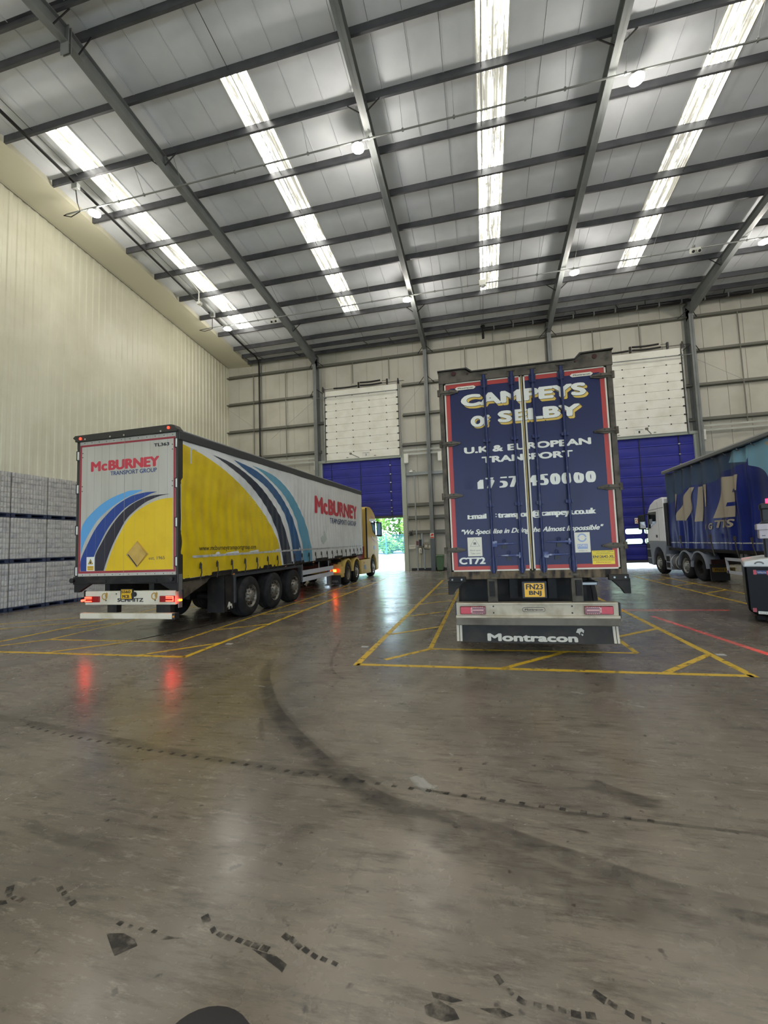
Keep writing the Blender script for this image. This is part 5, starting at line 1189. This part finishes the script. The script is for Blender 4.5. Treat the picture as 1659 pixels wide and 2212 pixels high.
# dark rain pipe up the back wall and along under the roof, and the one along the eaves
p = thing('rain_pipe', 'dark pipe down the back wall in the left corner, running on up under the roof', 'pipe', (-14.4, 26.2, 0))
pts = [(-14.47, 26.25, .1), (-14.47, 26.25, 14.25)] + [(-14.3 + .1 * k, 26.1 - .5 * k, 14.3 + .04 * k) for k in range(1, 3)] + [(-14.02, 24.0, zr(24.0, 14.1)), (-14.0, 8.6, zr(8.6, 14.1))]
MB().tube(pts, .055, 10).build('pipe', BLACKM, p, smooth=50)
MB().tube([(-14.38, 26.4, .1), (-14.38, 26.4, 14.3)], .02, 6).build('clip_rail', GALV, p)
p = thing('eaves_pipe', 'dark pipe with clips along the eaves, ending in a T near the blue lorry', 'pipe', (.6, 25.75, 14.3))
MB().tube([(.6, 25.72, 14.30), (XR, 25.72, 14.34)], .075, 10).build('pipe', BLACKM, p, smooth=50)
MB().tube([(.58, 25.72, 14.52), (.58, 25.72, 13.75)], .055, 8).cyl((.58, 25.72, 14.46), (.58, 25.72, 14.52), .13, 12).cyl((.58, 25.72, 13.75), (.58, 25.72, 14.05), .075, 10).build('t_piece', BLACKM, p, smooth=50)
b = MB()
for k in range(14): b.box(1.2 + 1.1 * k, 1.26 + 1.1 * k, 25.63, 25.82, 14.18, 14.42)
b.build('clip', GALV, p)
t = thing('motion_sensor', 'white angled bracket with sensor hanging beside the left rooflight', 'sensor', (-13.4, 18.4, 14.5))
MB().tube([(-13.5, 17.37, 15.11), (-13.42, 18.38, 14.75), (-13.42, 18.38, 14.2)], .03, 6).build('bracket', WHITE, t); MB().box(-13.5, -13.3, 18.3, 18.5, 14.08, 14.22).build('sensor', WHITE, t, bevel=.01)

# ================================================================ THINGS ON THE BACK WALL
def wallbox(x0, x1, z0, z1, lab):
    t = thing('control_box', lab, 'box', ((x0 + x1) / 2, 26.0, z0))
    MB().box(x0, x1, 25.98, 26.24, z0, z1).build('case', WHITE, t, bevel=.015); MB().box(x0 + .05, x1 - .03, 26.02, 26.16, z0 - .05, z0).build('base', FRAMEG, t)
wallbox(-10.50, -10.28, 6.64, 7.2, 'white motor box at the top left corner of the left blue door')
wallbox(-4.56, -4.30, 6.64, 7.22, 'white motor box at the top right corner of the left blue door')
wallbox(-2.47, -2.24, 6.64, 7.18, 'white motor box high on the wall just left of the blue lorry')
wallbox(11.62, 11.87, 6.66, 7.22, 'white motor box at the top right corner of the right blue door')
t = thing('cable_duct', 'thin grey vertical cable duct on the wall between left door and blue lorry', 'conduit', (-3.98, 26.25, 0))
MB().box(-4.03, -3.96, 26.2, 26.27, 0, 5.85).build('duct', GALV, t); MB().box(-3.72, -3.62, 26.2, 26.27, 1.5, 2.26).box(-3.60, -3.52, 26.2, 26.27, .1, 1.3).build('branch_duct', GALV, t)
t = thing('door_controller', 'grey and dark red door control panel on the duct beside the left door', 'control panel', (-3.87, 26.15, 1.45))
MB().box(-4.03, -3.84, 26.08, 26.2, 1.44, 1.90).build('case', mat('light_grey_case', '9a9a96', .5), t, bevel=.01); MB().box(-4.01, -3.86, 26.06, 26.08, 1.55, 1.80).build('cover', mat('dark_maroon_cover', '5a3038', .4), t); MB().box(-3.84, -3.70, 26.08, 26.2, 1.5, 1.88).build('cover', BLACK, t)
t = thing('pendant_switch', 'white push-button switch hanging on a black cable below the control panel', 'switch', (-3.78, 26.1, 1.05))
MB().box(-3.85, -3.70, 26.05, 26.14, 1.06, 1.36).build('case', WHITE, t, bevel=.02)
for z in (1.14, 1.25): MB().cyl((-3.775, 26.04, z), (-3.775, 26.05, z), .035, 12).build('button', BLACK, t)
MB().tube([(-3.72, 26.1, 1.5), (-3.66, 26.08, 1.25), (-3.68, 26.08, 1.0), (-3.76, 26.08, .96), (-3.78, 26.08, 1.06)], .014, 6).build('cable', BLACK, t)
t = thing('cable_reel', 'tangled coil of cable and sockets hung on the wall beside the steel column', 'cable reel', (-3.4, 26.1, 1.45))
MB().tube([(-3.40 + (.16 + .02 * math.sin(k * 1.7)) * math.cos(k * .55), 26.08 + .03 * math.sin(k * 2.2), 1.48 + (.13 + .02 * math.cos(k)) * math.sin(k * .55)) for k in range(48)], .016, 5).build('cable', mat('beige_cable', 'a79f88', .5), t)
MB().tube([(-3.58, 26.06, 1.62), (-3.6, 26.06, 1.42), (-3.5, 26.06, 1.3), (-3.2, 26.06, 1.28)], .018, 5).build('cable', BLACK, t); MB().box(-3.24, -3.12, 26.04, 26.12, 1.38, 1.52).box(-3.46, -3.38, 26.04, 26.12, 1.42, 1.54).build('socket', WHITE, t)
t = tag(MB().box(-3.55, -3.27, 26.24, 26.26, 1.72, 1.88).build('notice_plate', mat('pale_notice', 'c2c0b6', .5)), 'pale notice plate above the cable coil', 'sign')
t = thing('bay_name_sign', 'white strip sign with a line of lettering low on the wall by the left door', 'sign', (-4.27, 26.2, 1.35))
MB().box(-4.47, -4.07, 26.2, 26.22, 1.34, 1.58).build('board', mat('pale_strip_sign', 'd0cec6', .5), t); label_text(t, 'Loading Bay 3', (-4.43, 1.44, -4.11, 1.49), FXZ(26.2), .003, INK, .02)
t = thing('red_notice', 'red and white notice fixed to the steel column beside the blue lorry', 'sign', (-2.99, 25.8, 1.9))
MB().box(-3.11, -2.88, 25.80, 25.845, 1.93, 2.24).build('board', WHITE, t); b = MB()
b.rect(-3.10, 1.94, -2.89, 2.02, FXZ(25.8), .003)
for k in range(3): b.add([(-3.09 + .06 * k, 25.796, 2.10), (-3.05 + .06 * k, 25.796, 2.06), (-2.97 + .04 * k, 25.796, 2.20), (-3.01 + .04 * k, 25.796, 2.22)], [(0, 1, 2, 3)])
b.build('red_print', mat('notice_red', 'c8402e', .5), t, recalc=False)
t = thing('handset', 'black handheld radio standing on a ledge right of the left door', 'radio', (-4.33, 26.15, 2.27))
MB().box(-4.41, -4.27, 26.1, 26.22, 2.17, 2.36).build('body', BLACK, t, bevel=.02); MB().tube([(-4.26, 26.15, 2.3), (-4.24, 26.15, 2.5)], .014, 5).build('aerial', BLACK, t); MB().box(-4.45, -4.2, 26.1, 26.26, 2.14, 2.17).build('bracket', BLACKM, t)
t = thing('floodlight', 'small white lamp fitting standing on the wall rail above the duct', 'lamp', (-4.1, 26.2, 6.08))
MB().box(-4.28, -4.08, 26.15, 26.28, 6.08, 6.16).cyl((-4.18, 26.2, 6.16), (-4.18, 26.2, 6.22), .05, 10).build('case', WHITE, t); MB().tube([(-4.08, 26.2, 6.1), (-4.0, 26.2, 6.18), (-3.92, 26.2, 6.1)], .012, 5).build('cable', BLACK, t)
# wheelie bin
t = thing('wheelie_bin', 'green wheelie bin beside the column foot, left of the blue lorry', 'bin', (-2.58, 25.95, 0)); GRN = mat('green_bin_plastic', '587558', .5, 0, .4)
def frus(x0, x1, y0, y1, z0, X0, X1, Y0, Y1, z1):
    return MB().add([(x0, y0, z0), (x1, y0, z0), (x1, y1, z0), (x0, y1, z0), (X0, Y0, z1), (X1, Y0, z1), (X1, Y1, z1), (X0, Y1, z1)], [(0, 3, 2, 1), (4, 5, 6, 7), (0, 1, 5, 4), (1, 2, 6, 5), (2, 3, 7, 6), (3, 0, 4, 7)])
frus(-2.76, -2.42, 25.72, 26.1, .03, -2.81, -2.36, 25.62, 26.16, .86).build('body', GRN, t, bevel=.02)
frus(-2.83, -2.34, 25.58, 26.2, .86, -2.78, -2.38, 25.64, 26.16, .95).build('lid', GRN, t, bevel=.02); MB().cyl((-2.8, 26.2, .9), (-2.38, 26.2, .9), .02, 8).build('handle', GRN, t)
for x in (-2.8, -2.4): MB().cyl((x - .03, 26.12, .1), (x + .03, 26.12, .1), .1, 14).build('wheel', BLACK, t)

# ================================================================ FLOOR MARKINGS, MARKS, OUTSIDE
def line(p, q, w=.095, m=YPAINT, name='yellow_line', z=.0015):
    p = Vector((p[0], p[1])); q = Vector((q[0], q[1])); d = (q - p).normalized(); n = Vector((-d.y, d.x)) * w / 2
    MB().add([(p.x - n.x, p.y - n.y, z), (q.x - n.x, q.y - n.y, z), (q.x + n.x, q.y + n.y, z), (p.x + n.x, p.y + n.y, z)], [(0, 1, 2, 3)]).build(name, m, floor, recalc=False)
def bay(xa, xb, y0, y1, off, lat):
    """outer and inner outline joined by short diagonals, like a ladder"""
    line((xa, y0), (xb, y0)); line((xa, y0 - .05), (xa, y1)); line((xb, y0 - .05), (xb, y1))
    xi, xj, yi = xa + .93, xb - .93, y0 + .98
    line((xi, yi), (xj, yi), .075); line((xi, yi), (xi, y1), .075); line((xj, yi), (xj, y1), .075)
    z = .0018
    for k in range(7):
        a = y0 + 1.98 + 1.97 * k; line((xa, a), (xi, a + .84), .085, z=z)
        line((xj + .06, a + .1), (xb, a + .84), .085, z=z)
    line((xa + .35, y0 + .28), (xi, yi), .085, z=z); line((xa + 2.0, y0), (xa + 2.96, yi), .085, z=z); line((xj, y0), (xb, y0 + 1.0), .085, z=z)
bay(-1.85, 3.0, 6.02, 19.5, 0, 0)
bay(-9.62, -4.77, 6.15, 20.6, 0, 0)
bay(5.95, 10.8, 6.02, 19.5, 0, 0)
line((-13.5, 6.6), (-9.7, 9.2), .08); line((-13.5, 7.6), (-9.7, 10.4), .08)
STAIN = worn_mat('black_tyre_smear', '24211f', .30, .70, 5, .5, True, .5); STAINL = worn_mat('grey_tyre_smear', '2b2826', .30, .72, 4, .45, True, .38); TREAD = worn_mat('tread_print', '1d1b1a', .34, .56, 14, .6, True, .72)
SCR = worn_mat('dark_scrape', '1f1d1c', .3, .45, 8, .6, True, .9, (1, 1, 1))
def smear(pts, w, m, name, z=.0012):
    P = resample(pts, 48); b = MB(); c = []; prof = [(-1, 0), (-.6, .7), (-.2, .95), (.2, .9), (.6, 1), (.85, .8), (1, 0)]
    ws = w if isinstance(w, (list, tuple)) else (w, w)
    for i, p in enumerate(P):
        a = Vector(P[max(i - 1, 0)]); q = Vector(P[min(i + 1, len(P) - 1)]); d = (q - a).normalized(); n = Vector((-d.y, d.x))
        ww = ws[0] + (ws[1] - ws[0]) * i / len(P)
        fade = min(1, i / 6, (len(P) - 1 - i) / 6 + .15)
        for t, k in prof: b.v.append((p[0] + n.x * t * ww / 2, p[1] + n.y * t * ww / 2, z)); c.append(k * fade)
    k = len(prof); b.f = [(i * k + j, i * k + j + 1, (i + 1) * k + j + 1, (i + 1) * k + j) for i in range(len(P) - 1) for j in range(k - 1)]
    b.c = c; b.build(name, m, floor, recalc=False)
smear([(-3.3, 6.4), (-3.04, 5.56), (-2.36, 4.44), (-1.82, 3.81), (-1.37, 3.36), (-.96, 3.03), (-.65, 2.86), (-.33, 2.82), (-.05, 2.72), (.20, 2.62), (.42, 2.54), (.62, 2.46), (.80, 2.41), (1.3, 2.33)], (.16, .17), STAIN, 'tyre_smear')
smear([(-2.9, 5.3), (-2.61, 4.7), (-1.70, 3.64), (-1.01, 3.08), (-.62, 2.80), (-.31, 2.63), (-.05, 2.49), (.18, 2.40), (.38, 2.33), (.56, 2.28), (.73, 2.23), (.89, 2.18), (1.15, 2.10)], (.34, .26), STAINL, 'tyre_smear', .0009)
smear([(-6.2, 3.9), (-5.11, 3.67), (-4.34, 3.55), (-3.66, 3.44), (-3.18, 3.37), (-2.52, 3.26), (-1.84, 3.18), (-1.25, 3.13), (-.71, 3.13)], .12, STAINL, 'tread_track', .0014)
smear([(-.71, 3.12), (-.41, 3.06), (-.04, 3.01), (.35, 2.97), (.74, 2.96), (1.11, 2.95), (1.6, 2.93)], .035, STAIN, 'tread_track', .0016)
for k in range(46):                                          # separate tread lugs along the track
    t = k / 46; x = -4.6 + 5.6 * t; y = 3.60 - .62 * (t ** .62) + .0; 
    b = MB(); b.c = [1] * 4; s = .018; b.v = [(x - s, y - .035, .0018), (x + s, y - .04, .0018), (x + s + .012, y - .008, .0018), (x - s + .012, y - .003, .0018)]; b.f = [(0, 1, 2, 3)]; b.build('tread_print', TREAD, floor, recalc=False)
smear([(-6.9, 6.6), (-6.0, 9.5), (-5.9, 12)], .08, SCR, 'dark_scrape'); smear([(-1.45, 6.2), (-1.0, 8.5), (-.95, 14)], .10, STAINL, 'dark_scrape')
smear([(-3.0, 2.30), (-2.5, 2.2), (-2.1, 2.18)], .09, STAINL, 'tyre_smear'); smear([(-2.5, 2.42), (-2.2, 2.38), (-1.9, 2.36)], .06, STAINL, 'tyre_smear')
smear([(.62, 3.35), (.78, 3.22), (1.0, 3.12)], .17, STAIN, 'oil_blotch'); smear([(.28, 2.83), (.42, 2.81), (.52, 2.79)], .025, STAIN, 'dark_scrape'); smear([(.1, 3.3), (.3, 3.27)], .02, STAIN, 'dark_scrape')
smear([(-2.3, 4.1), (-2.0, 3.6)], .05, STAIN, 'dark_scrape'); smear([(-4.2, 4.6), (-3.2, 5.1)], .06, STAINL, 'dark_scrape'); smear([(-2.6, 7.5), (-2.2, 5.9), (-1.7, 5.2)], .05, STAINL, 'dark_scrape')
smear([(.9, 2.33), (1.2, 2.31), (1.5, 2.3)], .1, STAIN, 'tyre_smear')
def lugs(P, r=.022):                                          # boot-black tread blocks near the camera
    for i, (x, y) in enumerate(P):
        k = random.uniform(.8, 1.15) * (1.3 if i == 0 else 1); a = math.atan2(P[min(i + 1, len(P) - 1)][1] - P[max(i - 1, 0)][1], P[min(i + 1, len(P) - 1)][0] - P[max(i - 1, 0)][0])
        b = MB(); b.c = [1] * 4; 
        for u, v in ((-.8, -.7), (.75, -.9), (.85, .8), (-.65, .95)): b.v.append((x + r * k * (u * math.cos(a) * .85 - v * math.sin(a) * .55), y + r * k * (u * math.sin(a) + v * math.cos(a) * .55), .0014))
        b.f = [(0, 1, 2, 3)]; b.build('tread_print', TREAD, floor, recalc=False)
lugs([(-1.34, 1.87), (-1.27, 1.825), (-1.225, 1.81), (-1.18, 1.803), (-1.125, 1.80), (-1.08, 1.795), (-1.04, 1.79), (-.995, 1.787)], .026); lugs([(-.93, 1.855), (-.895, 1.845), (-.86, 1.825), (-.82, 1.812), (-.775, 1.795), (-.73, 1.788), (-.68, 1.78)], .024)
lugs([(-.03, 1.84), (.01, 1.80), (.05, 1.775), (.105, 1.77), (.15, 1.77), (.19, 1.77), (.235, 1.765), (.285, 1.77)], .024); lugs([(.33, 1.845), (.37, 1.825), (.42, 1.80), (.47, 1.79), (.53, 1.78)], .025); lugs([(-2.2, 1.89), (-2.15, 1.87), (-2.1, 1.845), (-2.05, 1.83)], .025); lugs([(-2.46, 1.84), (-2.42, 1.81), (-2.38, 1.80), (-2.33, 1.795)], .025); lugs([(-1.72, 1.775), (-1.66, 1.77), (-1.6, 1.768), (-1.53, 1.768)], .02)
def patch(P, name='rubber_patch'):
    b = MB(); b.v = [(x, y, .0012) for x, y in P]; b.c = [1] * len(P); b.f = [tuple(range(len(P)))]; b.build(name, TREAD, floor, recalc=False)
patch([(-1.05, 1.775), (-.93, 1.765), (-.87, 1.74), (-.875, 1.705), (-.895, 1.715)]); patch([(-1.74, 1.72), (-1.66, 1.735), (-1.59, 1.72), (-1.55, 1.695), (-1.61, 1.635), (-1.65, 1.66)]); patch([(-1.50, 1.765), (-1.44, 1.76), (-1.37, 1.765), (-1.48, 1.735), (-1.46, 1.75)])
patch([(-.30, 1.69), (-.25, 1.72), (-.19, 1.70), (-.17, 1.67), (-.22, 1.65), (-.29, 1.66)]); patch([(-.28, 1.745), (-.23, 1.745), (-.16, 1.735), (-.2, 1.72), (-.27, 1.725)]); patch([(-.1, 1.72), (-.03, 1.735), (.02, 1.72), (-.02, 1.70), (-.06, 1.71)]); patch([(-2.47, 1.765), (-2.40, 1.78), (-2.37, 1.765), (-2.42, 1.74)])
PALE = worn_mat('chalk_scuff', 'a7a49c', .36, .5, 9, .6, True, .8)
for P, w in (([(.78, 5.26), (.88, 5.20), (.99, 5.15)], .035), ([(1.2, 4.98), (1.33, 4.91), (1.48, 4.83)], .035), ([(-2.9, 5.0), (-2.7, 4.95)], .03), ([(-.6, 3.25), (-.5, 3.12), (-.42, 3.06)], .12)): smear(P, w, PALE, 'pale_scuff')
for x, y, lab in ((-2.02, 7.06, 'left of the middle bay'), (3.13, 7.01, 'right of the middle bay'), (-4.56, 7.07, 'right of the left bay')): tag(MB().box(x - .06, x + .06, y - .04, y + .04, .0, .003).build('floor_label', mat('pale_floor_label', 'a5a5a0', .5)), 'small pale label stuck on the floor ' + lab, 'label')
# dark rounded rubber thing at the very bottom of the frame
b = MB(); n = 28
for j, (r, z) in enumerate(((1, 0), (1, .05), (.985, .075), (.93, .09), (.6, .10), (0, .102))):
    for i in range(n): a = 2 * PI * i / n; b.v.append((-.965 + .165 * r * math.cos(a) * 1.0 - .0, 1.34 + .135 * r * math.sin(a), z))
b.f = [(j * n + i, j * n + (i + 1) % n, (j + 1) * n + (i + 1) % n, (j + 1) * n + i) for j in range(5) for i in range(n)]
tag(b.build('rubber_block', mat('dark_grey_rubber', '333132', .7, 0, .3), smooth=40), 'dark grey rounded rubber block on the floor, cut by the bottom edge', 'rubber block')

# outside the left door: fence, bushes and trees
FEN = mat('turquoise_fence_paint', '4f8fb0', .5)
f = thing('mesh_fence', 'turquoise steel mesh fence outside the open left door', 'fence', (-12, 42, .6))
for k in range(10): x = -22 + 2.5 * k; MB().box(x - .05, x + .05, 41.95, 42.05, .5, 2.7).build('post', FEN, f)
b = MB()
for k in range(230): x = -22 + .1 * k; b.box(x - .007, x + .007, 42.0, 42.01, .7, 2.6)
for k in range(10): b.box(-22, 1, 42.01, 42.02, .75 + .2 * k, .765 + .2 * k)
b.build('wire_mesh', FEN, f)
LEAF = [mat('fresh_green_leaves', '7fae4a', .6, 0, .3, dirt=('a4cc60', 2.5, .4, .65)), mat('dark_green_leaves', '4f7d38', .6, 0, .3, dirt=('7ba650', 2.5, .4, .65))]; BARK = mat('brown_bark', '7a6650', .8)
def plant(name, lab, cat, x, y, z0, h, r, m, n, trunk=True, grp=None):
    t = thing(name, lab, cat, (x, y, z0), grp)
    if trunk:
        b = MB().cyl((x, y, z0), (x, y, z0 + h), .16, 8, .06)
        for k in range(14):
            a = random.uniform(0, 6.3); zz = z0 + h * random.uniform(.1, .7); q = r * random.uniform(.5, .9)
            b.tube([(x, y, zz), (x + q * .5 * math.cos(a), y + q * .5 * math.sin(a), zz + .25), (x + q * math.cos(a), y + q * math.sin(a), zz + random.uniform(-.3, .5))], .035, 4)
        b.build('trunk', BARK, t)
    b = MB()
    for k in range(n):
        a = random.uniform(0, 6.3); u = random.random() ** .5; v = random.uniform(.0, 1)
        c = Vector((x + r * u * math.cos(a) * math.sin(PI * min(1, v * .9 + .1)) , y + r * u * math.sin(a), z0 + h * v)); d = Vector((random.gauss(0, 1), random.gauss(0, 1), random.gauss(0, .6))).normalized(); e = d.orthogonal().normalized(); s = random.uniform(.12, .3)
        b.add([c - d * s, c + e * s * .5, c + d * s, c - e * s * .5], [(0, 1, 2, 3)])
    stuff(b.build('foliage', m, t, recalc=False))
for k, (x, y, m) in enumerate(((-15.5, 48, 1), (-12.0, 46.6, 0), (-9.4, 49.0, 1), (-7.0, 46.6, 0), (-3.4, 48, 1))):
    plant('tree', ['dense green tree beyond the fence, hidden left', 'bright green tree beyond the fence, next to the yellow cab', 'tree with bare brown branches in the middle of the door opening', 'bright green tree beyond the fence beside the door jamb', 'dark green tree beyond the fence, hidden by the wall'][k], 'tree', x, y, 1.0, 6.5, 1.8, LEAF[m], 2600 if k != 2 else 1500, True, 'trees beyond the fence')
for k, x in enumerate((-13.6, -11.6, -9.6, -7.6, -5.6)):
    plant('bush', 'light green bush behind the mesh fence, %s from the left' % ['first', 'second', 'third', 'fourth', 'fifth'][k], 'bush', x, 43.6, .75, 1.7, .98, LEAF[0], 900, False, 'bushes behind the fence')
